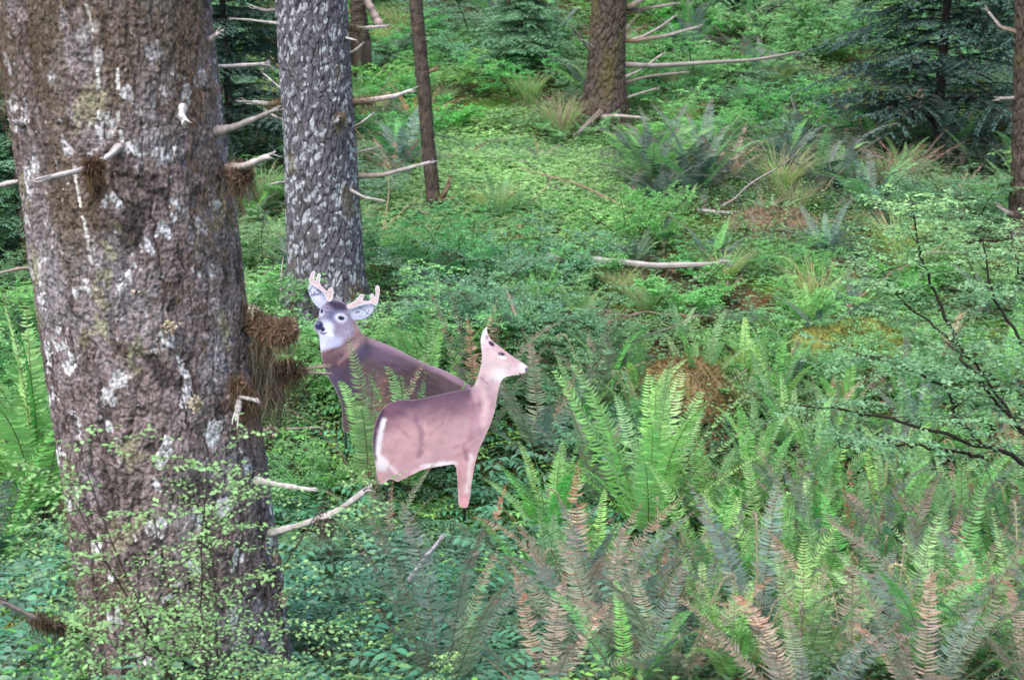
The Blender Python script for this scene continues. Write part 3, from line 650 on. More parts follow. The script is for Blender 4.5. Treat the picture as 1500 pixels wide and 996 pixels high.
sheet('ear', EAR_R, paint_ear(530, 456, -12), YB, buck, rb, .8, dy=.012, fold=.004, border=((60, 56, 84), .8, .7))
sheet('antler', ANT_L, paint_antler, YB, buck, rb, .7, dy=-.012, fold=.004, border=((232, 222, 246), 1.3, .95), sm=2)
sheet('antler', ANT_R, paint_antler, YB, buck, rb, .7, dy=-.012, fold=.004, border=((232, 222, 246), 1.3, .95), sm=2)
for px, py in ((505, 640), (650, 610)):
    b = Buf(); p0 = at(px, py - 40, YB + .02); tube(b, np.array([[p0[0], p0[1], Hs(p0[0], p0[1]) - .1], p0]) - rb, .0075, [.02, .02, .022], n=8)
    ob('stake', b.mesh('stake', M_dark, True), buck)

# ------------------------------------------------------------------ sword ferns
def frond_mesh(L, tilt, bend, wid, npair, col, curl=0, tipcol=None, ragged=.1, droop=.2):
    """frond growing from the origin, arching towards +X"""
    b = Buf(); n = 26; s = L / (n - 1); a = tilt; P = [np.zeros(3)]; y = 0; yw = R.standard_normal() * .25
    for i in range(n - 1):
        t = i / (n - 1); a += bend * s * (.4 + 1.4 * t)
        if curl and t > .9: a += curl
        P.append(P[-1] + s * (1 if not (curl and t > .9) else .45) * np.array([math.sin(a), yw * s * t * 6, math.cos(a)]))
    P = np.array(P); T = nrm(np.gradient(P, axis=0)); rach = np.array([.17, .12, .05]) if col[1] > col[0] * 1.2 else np.array([.24, .15, .08])
    tube(b, P, np.linspace(.0032, .0011, n), rach, n=4, cap=False)
    t = np.linspace(.13, .985, npair); tt = t * (n - 1); i0 = np.clip(tt.astype(int), 0, n - 2); fr = (tt - i0)[:, None]
    Pp = P[i0] * (1 - fr) + P[i0 + 1] * fr; Tt = nrm(T[i0] * (1 - fr) + T[i0 + 1] * fr)
    B = np.array([0, 1., 0]); up = nrm(np.cross(Tt, np.broadcast_to(B, Tt.shape)))   # surface normal
    up = np.where(up[:, 2:3] < 0, up, up)
    prof = np.minimum(1, .55 + t * 2.2) * np.clip((1 - t) / .55, 0, 1) ** .62
    for sd in (-1, 1):
        l = wid * prof * (1 + ragged * R.standard_normal(npair)); keep = (R.random(npair) > ragged * .35) & (l > .003)
        D = nrm(sd * B + Tt * (.28 + .12 * R.standard_normal((npair, 1))) - up * (droop * (.5 + R.random((npair, 1)))))
        nn = nrm(-up + .3 * Tt + .22 * R.standard_normal((npair, 3)))
        c = cvar(col, npair, .12, .04)
        if tipcol is not None: m = (sstep(.55, 1, t + .15 * R.standard_normal(npair)))[:, None]; c = c * (1 - m) + tipcol * m
        wd = np.minimum(.0128 * L / .9 + 0 * l, l * .3)
        P0 = Pp[keep]; Dk = D[keep]; Sk = nrm(np.cross(Dk, nn[keep])); N2 = np.cross(Sk, Dk); lk = l[keep][:, None]; wk = wd[keep][:, None] / 2
        pts = [P0 + Sk * wk * .7, P0 - Sk * wk * .7, P0 + Dk * lk * .5 + Sk * wk * .9 - N2 * lk * .02, P0 + Dk * lk * .5 - Sk * wk * .9 - N2 * lk * .02, P0 + Dk * lk + Tt[keep] * lk * .14 - N2 * lk * .12]
        k = len(P0); V = np.stack(pts, 1).reshape(-1, 3); o_ = (np.arange(k) * 5)[:, None]
        b.add(V, [np.array([[0, 1, 3, 2]]) + o_, np.array([[2, 3, 4]]) + o_], np.repeat(c[keep], 5, 0))
    return b
FR = {}
def fam(key, col, k, tip=None, ragged=.08, L=1., w_=.085, npair=44, curlp=.4, bd0=.25, bd1=1.0):
    out = []
    for i in range(k):
        tl = .12 + .5 * (i / max(1, k - 1)); bd = bd0 + bd1 * R.random()
        out.append(frond_mesh(L, tl, bd, w_ * (.85 + .3 * R.random()), npair, col * 1.55 * (.85 + .3 * R.random()), curl=(.5 if R.random() < curlp else 0), tipcol=tip, ragged=ragged).mesh('frond', M_fern))
    FR[key] = out
fam('bright', np.array([.145, .31, .07]), 7, curlp=.6)
fam('wide', np.array([.14, .30, .075]), 7, curlp=.5, w_=.105, bd0=.1, bd1=.7)
fam('green', np.array([.075, .235, .05]), 7, curlp=.2)
fam('dark', np.array([.022, .065, .042]), 7, curlp=0, bd0=1.7, bd1=1.5, w_=.062)
fam('droop', np.array([.075, .11, .09]), 7, tip=C_PINKB, curlp=0, bd0=1.4, bd1=1.4, w_=.06)
fam('olive', np.array([.13, .18, .10]), 7, tip=C_PINKB, ragged=.12, curlp=0)
fam('grey', np.array([.085, .14, .115]), 6, tip=np.array([.17, .15, .13]), curlp=0)
fam('pinkish', np.array([.25, .19, .14]), 6, tip=C_RUST * 1.1, ragged=.2, curlp=0)
fam('rust', np.array([.32, .14, .085]), 5, tip=C_RUST, ragged=.5, w_=.045, curlp=0)
# fiddleheads: thin pale uncurling shoots
def fiddle(L):
    b = Buf(); n = 40; a = .05; P = [np.zeros(3)]; s = L / 26
    for i in range(n - 1):
        if i > 22: a += .16 + .016 * (i - 22)
        else: a += .012
        st = s if i <= 22 else s * .42 * (1 - (i - 22) / 26)
        P.append(P[-1] + st * np.array([math.sin(a), 0, math.cos(a)]))
    P = np.array(P); tube(b, P, np.interp(np.arange(n), [0, 22, 39], [.0045, .005, .0035]), np.array([.33, .30, .16]), n=6, jitter=.05)
    idx = R.integers(3, n, 170); d = R.standard_normal((170, 3))
    leaves(b, P[idx], d, R.standard_normal((170, 3)), .014, .006, cvar([.42, .38, .24], 170), round_=False)
    # tiny unrolling pinnae
    idx = np.arange(4, 24); 
    for sd in (-1, 1):
        leaves(b, P[idx], np.stack([0 * idx, sd + 0. * idx, .5 + 0 * idx], 1), np.array([[1., 0, 0]] * len(idx)), .022, .012, cvar([.2, .34, .08], len(idx)))
    return b.mesh('fiddlehead', M_fern)
FID = [fiddle(.55), fiddle(.7), fiddle(.42)]
RND = random.Random(3)
def blocked(p, h, spread=.0):
    """would a plant here of height h stand in front of the decoys or the big trunk?"""
    x, y, z = p
    for dx in ((-spread, 0, spread) if spread else (0,)):
        px, py, d = proj((x + dx, y, z + h))
        if 445 < px < 790 and y < YD + .08:
            lim = 690 if px < 590 else (715 if px < 660 else (748 if px < 720 else 560))
            if py < lim: return True
        if 455 < px < 690 and y < YB + .1 and py < 600: return True
        if -20 < px < 440 and y < YT + .25 and py < 880: return True
    return False
NEAR = []
def fern(px, py, kinds, n, L, label, group=None, rz=None, tilt=(.0, .35), fan=None, chk=False, nfid=0, Y=None):
    p = hit(px, py) if Y is None else at(px, py, Y)
    if Y is not None: p = np.array([p[0], p[1], Hs(p[0], p[1])])
    root = empty('sword_fern', (p[0], p[1], p[2] - .01), label, 'fern', group); NEAR.append((p[0], p[1]))
    for i in range(n):
        k = RND.choice(kinds); me = RND.choice(FR[k])
        az = (2 * PI * i / n + RND.uniform(-.35, .35)) if fan is None else RND.uniform(*fan)
        s = L * RND.uniform(.72, 1.08)
        o = ob('frond', me, root, (.03 * math.cos(az), .03 * math.sin(az), RND.uniform(0, .03)), (0, RND.uniform(*tilt), az), s)
        if chk:
            # keep fronds from crossing the decoys
            v = me.vertices; bad = False
            M_ = Matrix.Translation(Vector(p)) @ Matrix.Translation(o.location) @ o.rotation_euler.to_matrix().to_4x4() @ Matrix.Scale(s, 4)
            for q in range(0, 104, 12):
                w_ = M_ @ v[q].co
                if blocked((w_.x, w_.y, w_.z), 0): bad = True; break
            if bad: bpy.data.objects.remove(o)
    for i in range(nfid):
        az = RND.uniform(0, 2 * PI); ob('fiddlehead', RND.choice(FID), root, (.04 * math.cos(az), .04 * math.sin(az), 0), (0, RND.uniform(0, .18), az), RND.uniform(.7, 1.15) * L)
    return root
# hero ferns, placed as in the photograph
fern(950, 790, ['wide'], 26, 1.1, 'bright yellow green upright sword fern right of the doe decoy', tilt=(-.30, .12))
fern(1040, 780, ['wide', 'green'], 12, .8, 'green sword fern leaning on the right side of the brightest fern', tilt=(-.2, .2))
fern(805, 785, ['wide', 'bright', 'green'], 16, .74, 'green sword fern with curled tips just right of the doe decoy leg', tilt=(-.15, .25), chk=True)
fern(880, 745, ['grey', 'olive', 'olive'], 10, .85, 'grey olive sword fern between the doe decoy and the brightest fern', tilt=(-.05, .4), chk=True)
fern(60, 775, ['wide', 'bright', 'green'], 22, 1.42, 'tall green sword fern at the left edge behind the huge trunk', tilt=(-.35, .12), nfid=3)
fern(-10, 830, ['green', 'dark'], 12, 1.0, 'dark green sword fern cut by the left edge below the tall one', tilt=(-.1, .3))
fern(880, 985, ['olive', 'pinkish', 'olive'], 15, .66, 'faded olive and pink sword fern arching in the bottom centre', tilt=(.15, .6), chk=True)
fern(985, 1005, ['pinkish', 'olive', 'grey'], 12, .7, 'pinkish fading sword fern with fiddleheads at the bottom centre right', tilt=(.1, .5), nfid=6, chk=True)
fern(1110, 960, ['grey', 'bright', 'grey'], 13, .82, 'blue grey sword fern with a few bright fronds, lower right', tilt=(-.1, .35), nfid=3)
fern(1075, 1010, ['bright', 'green'], 8, .55, 'young bright fern with curled fronds near the bottom edge', tilt=(-.25, .1), nfid=7)
fern(1250, 1000, ['grey', 'pinkish', 'green'], 13, .72, 'green and pink sword fern at the bottom edge, right half', tilt=(.0, .45), nfid=4)
fern(1180, 1075, ['pinkish', 'olive', 'droop'], 14, .6, 'bronze brown arching fern on the bottom edge, right half', tilt=(.2, .7))
fern(1440, 900, ['pinkish', 'rust', 'green'], 13, .62, 'green fern with arching bronze fronds near the lower right edge', tilt=(.1, .6))
fern(1350, 1060, ['olive', 'pinkish', 'grey'], 14, .56, 'pinkish olive sword fern on the bottom edge near the right corner', tilt=(-.15, .35), nfid=2)
fern(1450, 985, ['green', 'bright', 'green'], 14, .72, 'fresh green sword fern in the bottom right corner', tilt=(-.15, .3), nfid=3)
fern(1300, 860, ['rust', 'pinkish', 'grey'], 12, .7, 'sword fern with upright rust red dead fronds, lower right', tilt=(-.2, .4))
fern(1185, 815, ['rust', 'green', 'olive'], 12, .68, 'sword fern mixing green and rust coloured fronds right of the blue grey fern', tilt=(-.1, .4))
fern(1210, 745, ['bright', 'green'], 12, .7, 'bright green sword fern standing behind the rust coloured one', tilt=(-.25, .15))
fern(1400, 800, ['grey', 'rust', 'green'], 13, .72, 'grey green sword fern with rusty fronds near the right edge', tilt=(-.1, .4))
fern(1490, 800, ['green', 'bright'], 11, .75, 'green sword fern cut by the right edge below the overhanging branches', tilt=(-.2, .25))
fern(650, 1075, ['olive', 'grey', 'olive'], 9, .78, 'thin grey olive fern rising from the bottom edge below the doe decoy', tilt=(-.28, .05), fan=(-.9, 4), Y=4.7)
fern(800, 1060, ['pinkish', 'olive'], 9, .6, 'dull pinkish fern on the bottom edge, centre', tilt=(.2, .6), Y=4.7, chk=True)
fern(540, 650, ['olive', 'rust', 'bright', 'olive', 'olive'], 10, 1.08, 'brown tipped fern growing in front of the buck decoy', tilt=(-.5, -.15), Y=8.35)
fern(620, 560, ['bright', 'green'], 12, 1.0, 'green fern showing above the back of the buck decoy', tilt=(-.3, .1), Y=9.3)
fern(700, 590, ['green', 'rust', 'olive'], 12, 1.05, 'fern with red brown tips behind the neck of the doe decoy', tilt=(-.3, .15), Y=9.0)
fern(790, 640, ['olive', 'grey', 'rust'], 12, .85, 'olive fern with rusty fronds in front of the doe decoy muzzle', tilt=(-.1, .35), Y=8.9)
fern(530, 765, ['rust', 'olive'], 8, .36, 'small faded fern under the broken white branch right of the huge trunk', tilt=(.1, .6), chk=True)
fern(566, 745, ['olive', 'pinkish', 'green'], 7, .56, 'small pinkish fern touching the rear hem of the doe decoy', tilt=(-.4, .1), Y=7.7)
fern(712, 800, ['rust', 'pinkish', 'olive'], 7, .42, 'low rusty fern crossing the foot of the doe decoy leg', tilt=(-.1, .5), Y=7.6, chk=True)
fern(602, 700, ['rust', 'green', 'bright'], 7, 1.0, 'fern with rusty tips between the buck body and the doe back', tilt=(-.45, -.15), Y=8.4)
# fill: the fern bed on the right
def zone(px, py):
    if py > 850: v = 'along the bottom of the fern bed'
    elif py > 740: v = 'in the middle of the fern bed'
    else: v = 'at the back of the fern bed'
    h = 'centre' if px < 1000 else ('right of centre' if px < 1250 else 'far right')
    return v + ', ' + h
cnt = {}
rs = np.random.default_rng(5); placed = 0
for _ in range(900):
    y = 4.6 + 5.2 * rs.random(); x = -.6 + 5.6 * rs.random(); px, py, d = proj((x, y, Hs(x, y)))
    if px < 800 or px > 1640 or py > 1150: continue
    if px < 1080 and 780 > py > 660: continue
    if any((x - a) ** 2 + (y - c) ** 2 < (.24 if y < 7.5 else .32) ** 2 for a, c in NEAR): continue
    r = rs.random()
    ks, nm = ((['bright', 'wide'], 'bright green'), (['green', 'bright', 'grey'], 'mid green'), (['grey', 'droop', 'green'], 'blue grey'), (['olive', 'pinkish', 'green'], 'fading olive'), (['rust', 'grey', 'green'], 'rust flecked'))[min(4, int(r * 5.6))]
    lb = nm + ' sword fern ' + zone(px, py)
    p = (x, y, Hs(x, y)); 
    if y > 6.2 and px < 1320 and rs.random() < .5: ks, nm = (['bright', 'wide', 'green'], 'bright green'); lb = nm + ' sword fern ' + zone(px, py)
    if y < 6.0 and rs.random() < .6: ks, nm = ((['olive', 'droop', 'green'], 'fading olive'), (['grey', 'droop', 'grey'], 'blue grey'), (['pinkish', 'olive', 'grey'], 'pinkish brown'))[int(rs.integers(3))]; lb = nm + ' sword fern ' + zone(px, py)
    if blocked(p, .35): continue
    if px < 1080 and 640 < py < 860 and proj((x, y, p[2] + .5))[1] < 745: continue
    root = empty('sword_fern', p, lb, 'fern', nm + ' sword ferns ' + zone(px, py)); NEAR.append((x, y)); placed += 1
    n = 12 if y < 7.5 else 10; L = rs.uniform(.52, .74)
    for i in range(n):
        az = 2 * PI * i / n + rs.uniform(-.3, .3); s = L * rs.uniform(.75, 1.1)
        me = FR[ks[int(rs.integers(len(ks)))]]; me = me[int(rs.integers(len(me)))]
        o = ob('frond', me, root, (.03 * math.cos(az), .03 * math.sin(az), 0), (0, rs.uniform(-.38, .22) if y > 5.9 else rs.uniform(-.2, .6), az), s)
        w_ = root.matrix_basis @ o.matrix_basis @ me.vertices[92].co
        if blocked((w_.x, w_.y, w_.z), 0): bpy.data.objects.remove(o)
    if rs.random() < .35:
        for k in range(3):
            az = rs.uniform(0, 6.28); ob('fiddlehead', FID[k], root, (.05 * math.cos(az), .05 * math.sin(az), 0), (0, rs.uniform(0, .2), az), rs.uniform(.5, .95))
print('bed ferns', placed)

# whole-clump fern meshes for the distance
def clump(keys, n, L, tilt):
    b = Buf()
    for i in range(n):
        me = RND.choice(FR[RND.choice(keys)]); nv = len(me.vertices); V = np.empty(nv * 3, np.float32); me.vertices.foreach_get('co', V); V = V.reshape(-1, 3) * L * RND.uniform(.75, 1.1)
        C = np.empty(nv * 4, np.float32); me.attributes['tint'].data.foreach_get('color', C); C = C.reshape(-1, 4)[:, :3]
        az = 2 * PI * i / n + RND.uniform(-.3, .3); M_ = np.array(Matrix.Rotation(az, 3, 'Z') @ Matrix.Rotation(RND.uniform(*tilt), 3, 'Y')); V = V @ M_.T
        lt = np.empty(len(me.polygons), np.int32); me.polygons.foreach_get('loop_total', lt); lv = np.empty(len(me.loops), np.int32); me.loops.foreach_get('vertex_index', lv)
        Q = []; st = np.concatenate([[0], np.cumsum(lt)[:-1]])
        for k in (3, 4):
            s_ = st[lt == k]
            if len(s_): Q.append(lv[s_[:, None] + np.arange(k)[None]])
        b.add(V, Q, C)
    return b.mesh('fern_clump', M_fern)
CL_DARK = [clump(['dark', 'droop', 'dark', 'grey', 'droop', 'green'], 30, .95, (-.1, .45)) for _ in range(3)]
CL_GREEN = [clump(['green', 'bright'], 13, .8, (-.1, .4)) for _ in range(3)]
CL_BROWN = [clump(['pinkish', 'rust', 'droop', 'droop'], 22, .7, (.1, .7)) for _ in range(2)]

# ------------------------------------------------------------------ shrubs
def shrub(hgt, spread, nstem, leafL, col, twigs=7, dens=1., arch=.5, young=None, seed=0, stemr=.006, flat=.75):
    rng = np.random.default_rng(seed); st = Buf(); lf = Buf(); P, D, N, Ls, C = [], [], [], [], []
    for s in range(nstem):
        az = 2 * PI * s / nstem + rng.uniform(-.5, .5); d = np.array([math.cos(az) * spread / hgt * .9, math.sin(az) * spread / hgt * .9, 1.]); L = hgt * rng.uniform(.75, 1.1)
        c = curve(np.array([.04 * math.cos(az), .04 * math.sin(az), -.03]), d, L, 12, (math.cos(az) * arch, math.sin(az) * arch, -arch * .35), .07, rng)
        tube(st, c, np.linspace(stemr, stemr * .25, 12), C_STEM, n=5, cap=False)
        for k in range(3, 12):
            for _ in range(2):
                a2 = rng.uniform(0, 2 * PI); d2 = np.array([math.cos(a2), math.sin(a2), .35 * rng.uniform(-.2, 1.3)])
                l2 = hgt * (.42 - .022 * k) * rng.uniform(.6, 1.25)
                c2 = curve(c[k], d2, l2, 8, (0, 0, -.25), .10, rng); tube(st, c2, np.linspace(stemr * .4, stemr * .14, 8), C_STEM * 1.3, n=3, cap=False)
                subs = [c2]
                for m in range(twigs):
                    q = rng.integers(1, 8); e = nrm(c2[min(q, 7)] - c2[q - 1]); sd = 1 if m % 2 else -1
                    d3 = nrm(e * .7 + sd * np.cross(e, [0, 0, 1.]) * .8 + [0, 0, .15 * rng.standard_normal()])
                    c3 = curve(c2[q], d3, l2 * .5 * rng.uniform(.5, 1.2), 5, (0, 0, -.3), .1, rng); subs.append(c3)
                for c3 in subs:
                    ln = np.linalg.norm(c3[-1] - c3[0]); nl = max(3, int(ln / (leafL * .48) * dens)); t = np.linspace(.1, 1, nl) * (len(c3) - 1); i0 = np.minimum(t.astype(int), len(c3) - 2)
                    pp = c3[i0] + (c3[i0 + 1] - c3[i0]) * (t - i0)[:, None]; e = nrm(c3[i0 + 1] - c3[i0]); sd = np.where(np.arange(nl) % 2, 1., -1.)[:, None]
                    side = nrm(np.cross(e, np.array([0, 0, 1.])) + 1e-6)
                    P.append(pp); D.append(e * .6 + side * sd * .9 + rng.standard_normal((nl, 3)) * .22); N.append(np.array([0, 0, 1.]) * flat + rng.standard_normal((nl, 3)) * .38)
                    Ls.append(leafL * rng.uniform(.6, 1.2, nl)); hh = pp[:, 2:3] / hgt
                    cc = np.asarray(col) * (1 + .16 * rng.standard_normal((nl, 1)))
                    if young is not None: m_ = np.clip((hh - .72) * 2.2 + .2 * rng.standard_normal((nl, 1)), 0, 1); cc = cc * (1 - m_) + young * m_
                    C.append(cc * 1.5)
    P, D, N, Ls, C = map(np.concatenate, (P, D, N, Ls, C))
    leaves(lf, P, D, N, Ls, Ls * .56, np.clip(C, .004, .8), fold=.15, droop=.12)
    return st.mesh('stem', M_bark, True), lf.mesh('foliage', M_leaf)
YOUNG = np.array([.25, .39, .12])
SH = {
 'light': [shrub(.8, .45, 5, .024, np.array([.125, .27, .085]), 6, 1., .6, YOUNG, 100 + i) for i in range(3)],
 'mid':   [shrub(.75, .5, 5, .024, np.array([.075, .22, .065]), 6, 1., .7, np.array([.16, .38, .09]), 110 + i) for i in range(3)],
 'blue':  [shrub(.8, .5, 5, .024, np.array([.085, .21, .105]), 6, .9, .7, None, 120 + i) for i in range(3)],
 'low':   [shrub(.34, .34, 7, .022, np.array([.09, .26, .06]), 5, 1.1, 1.2, YOUNG, 130 + i) for i in range(3)],
}
print('shrub leaf faces', len(SH['light'][0][1].polygons))
def put_shrub(kind, p, s, label, group=None, rz=None, sz=None, i=None):
    m = SH[kind][RND.randrange(len(SH[kind])) if i is None else i]
    root = empty('huckleberry_bush', p, label, 'bush', group, RND.uniform(0, 6.28) if rz is None else rz, (s, s, s if sz is None else sz))
    ob('stem', m[0], root); ob('foliage', m[1], root); return root
def ground_at(px, py, Y): p = at(px, py, Y); return np.array([p[0], p[1], Hs(p[0], p[1])])
# foreground bush before the big trunk (airy: its own mesh)
SH['airy'] = [shrub(1.0, .26, 5, .018, np.array([.14, .29, .10]), 5, .62, .12, None, 151, stemr=.005), shrub(.5, .4, 6, .022, np.array([.12, .25, .085]), 4, .8, .7, YOUNG, 152, stemr=.004)]
put_shrub('airy', ground_at(300, 900, 4.2), 1.08, 'airy light green huckleberry bush in front of the huge trunk', i=0, rz=.4, sz=1.08)
put_shrub('airy', ground_at(150, 900, 4.0), .9, 'low light green bush at the foot of the huge trunk, bottom left', i=1)
put_shrub('airy', ground_at(385, 990, 3.95), .7, 'low light green bush at the bottom edge right of the huge trunk', i=1, rz=2)
put_shrub('airy', ground_at(585, 1040, 4.15), .62, 'young bush with broad bright leaves at the bottom edge', i=1, rz=4)
# light green bushes behind the big trunk and the buck
for (px, py, Y, k, s, lb) in (
    (430, 500, 9.6, 'light', 1.15, 'light green bush between the huge trunk and the buck antlers'), (560, 470, 10.0, 'light', 1.2, 'light green bush right above the buck antlers'),
    (380, 600, 8.2, 'mid', .8, 'bush under the moss covered stub of the huge trunk'), (345, 380, 10.5, 'light', 1.0, 'light bush left of the lichen spotted trunk foot'),
    (-10, 420, 8.6, 'light', 1.3, 'light green bush at the left edge above the tall fern'), (60, 380, 9.5, 'mid', 1.2, 'mid green bush partly hidden behind the left side of the huge trunk'),
    (650, 430, 10.6, 'blue', 1.2, 'blue green bush above the back of the buck decoy'), (590, 380, 12, 'mid', 1.2, 'green bush at the right foot of the lichen spotted trunk'),
    (740, 460, 10.4, 'blue', 1.2, 'blue green bush above the ear of the doe decoy'), (840, 500, 10.0, 'mid', 1.1, 'green bush above and right of the doe decoy muzzle'),
    (690, 360, 12.0, 'mid', 1.2, 'green bush right of the slim crooked trunk foot'), (780, 380, 11.8, 'blue', 1.15, 'blue green bush left of the fallen grey log'),
    (930, 330, 13.2, 'mid', 1.2, 'green bush just above the fallen grey log'), (470, 640, 7.4, 'mid', .5, 'small bush under the chest of the buck decoy'), (497, 640, 8.45, 'light', .62, 'small light green bush hiding the front leg of the buck decoy')):
    p = ground_at(px, py, Y); put_shrub(k, p, s, lb)
    NEAR.append((p[0], p[1]))
# overhanging shrub at the right with dark branches
def right_shrub():
    rng = np.random.default_rng(77); st = Buf(); lf = Buf(); P, D, N, Ls, C = [], [], [], [], []
    base = ground_at(1640, 900, 6.3); off = base
    mains = [[(1640, 900, 6.3), (1560, 720, 6.2), (1480, 610, 6.1), (1420, 540, 6.1), (1385, 500, 6.2)],
             [(1640, 900, 6.3), (1540, 690, 6.0), (1440, 655, 5.9), (1350, 625, 5.9), (1240, 600, 6.0), (1150, 590, 6.1)],
             [(1640, 900, 6.3), (1560, 640, 6.4), (1510, 520, 6.4), (1450, 430, 6.5), (1440, 350, 6.5)],
             [(1440, 655, 5.9), (1400, 610, 5.95), (1392, 570, 6.0), (1330, 540, 6.1), (1260, 520, 6.2)],
             [(1540, 690, 6.0), (1470, 590, 6.2), (1400, 500, 6.3), (1330, 450, 6.4), (1290, 400, 6.5)],
             [(1440, 670, 5.9), (1370, 655, 5.8), (1290, 648, 5.8), (1230, 655, 5.8)],
             [(1560, 640, 6.4), (1530, 500, 6.6), (1500, 420, 6.7), (1480, 340, 6.7)],
             [(1400, 500, 6.3), (1370, 430, 6.4), (1345, 360, 6.5), (1335, 300, 6.5)]]
    for mi, mp in enumerate(mains):
        pts = np.array([at(*q) for q in mp]) - off; t = np.linspace(0, 1, 26); ti = np.linspace(0, 1, len(pts)); c = np.stack([np.interp(t, ti, pts[:, k]) for k in range(3)], 1)
        for _ in range(2): c[1:-1] = (c[:-2] + 2 * c[1:-1] + c[2:]) / 4
        c[1:-1] += rng.standard_normal((24, 3)) * .006
        tube(st, c, np.linspace(.014 if mi < 3 else .009, .003, 26), C_STEM * .55, n=6)
        for k in range(6, 26):
            for _ in range(2):
                if rng.random() < (.62 if mi in (1, 5) else .34): continue
                a2 = rng.uniform(0, 2 * PI); d2 = np.array([math.cos(a2), math.sin(a2), rng.uniform(-.05, .5)]); l2 = rng.uniform(.12, .36)
                c2 = curve(c[k], d2, l2, 8, (0, 0, -.3), .1, rng); tube(st, c2, np.linspace(.0026, .001, 8), C_STEM, n=3, cap=False); subs = [c2]
                for m in range(5):
                    q = rng.integers(1, 8); e = nrm(c2[min(q, 7)] - c2[q - 1]); sd = 1 if m % 2 else -1
                    subs.append(curve(c2[q], e * .7 + sd * np.cross(e, [0, 0, 1.]) * .8, l2 * .5 * rng.uniform(.5, 1.2), 5, (0, 0, -.3), .1, rng))
                for c3 in subs:
                    ln = np.linalg.norm(c3[-1] - c3[0]); lL = .026; nl = max(3, int(ln / (lL * .5))); t = np.linspace(.1, 1, nl) * (len(c3) - 1); i0 = np.minimum(t.astype(int), len(c3) - 2)
                    pp = c3[i0] + (c3[i0 + 1] - c3[i0]) * (t - i0)[:, None]; e = nrm(c3[i0 + 1] - c3[i0]); sd = np.where(np.arange(nl) % 2, 1., -1.)[:, None]; side = nrm(np.cross(e, np.array([0, 0, 1.])) + 1e-6)
                    P.append(pp); D.append(e * .6 + side * sd * .9 + rng.standard_normal((nl, 3)) * .22); N.append(np.array([0, 0, .8]) + rng.standard_normal((nl, 3)) * .35); Ls.append(lL * rng.uniform(.6, 1.25, nl))
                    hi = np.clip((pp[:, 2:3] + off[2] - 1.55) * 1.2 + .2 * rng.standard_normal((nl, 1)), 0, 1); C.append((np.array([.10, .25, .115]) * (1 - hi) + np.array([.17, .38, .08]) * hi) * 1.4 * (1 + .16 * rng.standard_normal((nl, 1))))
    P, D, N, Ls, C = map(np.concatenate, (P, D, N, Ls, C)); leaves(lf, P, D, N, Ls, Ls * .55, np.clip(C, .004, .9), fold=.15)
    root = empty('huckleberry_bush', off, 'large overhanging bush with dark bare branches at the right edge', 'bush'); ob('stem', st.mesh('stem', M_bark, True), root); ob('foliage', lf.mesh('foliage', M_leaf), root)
right_shrub()
# scattered bushes over the middle slope and up the hill
def hz(px): return 'left' if px < 500 else ('centre left' if px < 800 else ('centre right' if px < 1150 else 'right'))
def dist(y): return 'on the slope just behind the ferns' if y < 11 else ('on the middle slope' if y < 15 else ('on the upper slope' if y < 21 else 'at the top of the hillside'))
rs = np.random.default_rng(15); ns = 0; pos = []
for _ in range(9000):
    y = 8.9 + 22 * rs.random() ** 1.0; x = (rs.random() - .5) * 2 * (.42 * y + 1); p = (x, y, Hs(x, y)); px, py, d = proj(p)
    if ns >= 292: break
    mind = .46 + .026 * (y - 9)
    if any((x - a) ** 2 + (y - c) ** 2 < mind ** 2 for a, c in pos): continue
    # open carpet of low green herbs
    if 560 < px < 1000 and 13.2 < y < 17.5: continue
    if 900 < px < 1300 and 11.2 < y < 14.5 and rs.random() < .55: continue
    if px > 860 and 180 < py < 300 and rs.random() < .45: continue
    if min((x - A[0]) ** 2 + (y - A[1]) ** 2 for A in (o2, o4, o5, o3)) < .36: continue
    if 1230 < px < 1490 and 14.8 < y < 19.5: continue
    if 860 < px < 1110 and 13.4 < y < 17.2: continue
    if 1150 < px < 1330 and 12.8 < y < 15.5: continue
    if 540 < px < 640 and 13.4 < y < 16.5: continue
    if y < 16 and 840 < px < 1070 and 395 < py < 520 : kd = 'low'
    else: kd = ('light', 'mid', 'blue', 'low', 'mid', 'low')[int(rs.integers(6))]
    if px < 700 and y < 14: kd = ('light', 'light', 'mid', 'low')[int(rs.integers(4))]
    big = 1.5 if (px > 1000 and y > 15 and rs.random() < .5) or (y > 19 and rs.random() < .5) else 1
    s = big * rs.uniform(.7, 1.2) * (1 + .03 * (y - 9)) * (1.25 if kd == 'low' else 1); pos.append((x, y)); ns += 1
    # nothing tall in front of the trunk feet
    tp = proj((x, y, p[2] + .8 * s))
    if 420 < px < 700 and y < 14 and tp[1] < 372: s *= .5
    if 700 < px < 1180 and y < 14 and tp[1] < 395 and kd != 'low': s *= .6
    nm = {'light': 'light green', 'mid': 'mid green', 'blue': 'blue green', 'low': 'low spreading'}[kd]
    put_shrub(kd, p, s, f'{nm} huckleberry bush {dist(y)}, {hz(px)} of the photo', f'{nm} bushes {dist(y)}, {hz(px)}', sz=s * (.8 if kd != 'low' else 1))
print('slope bushes', ns)

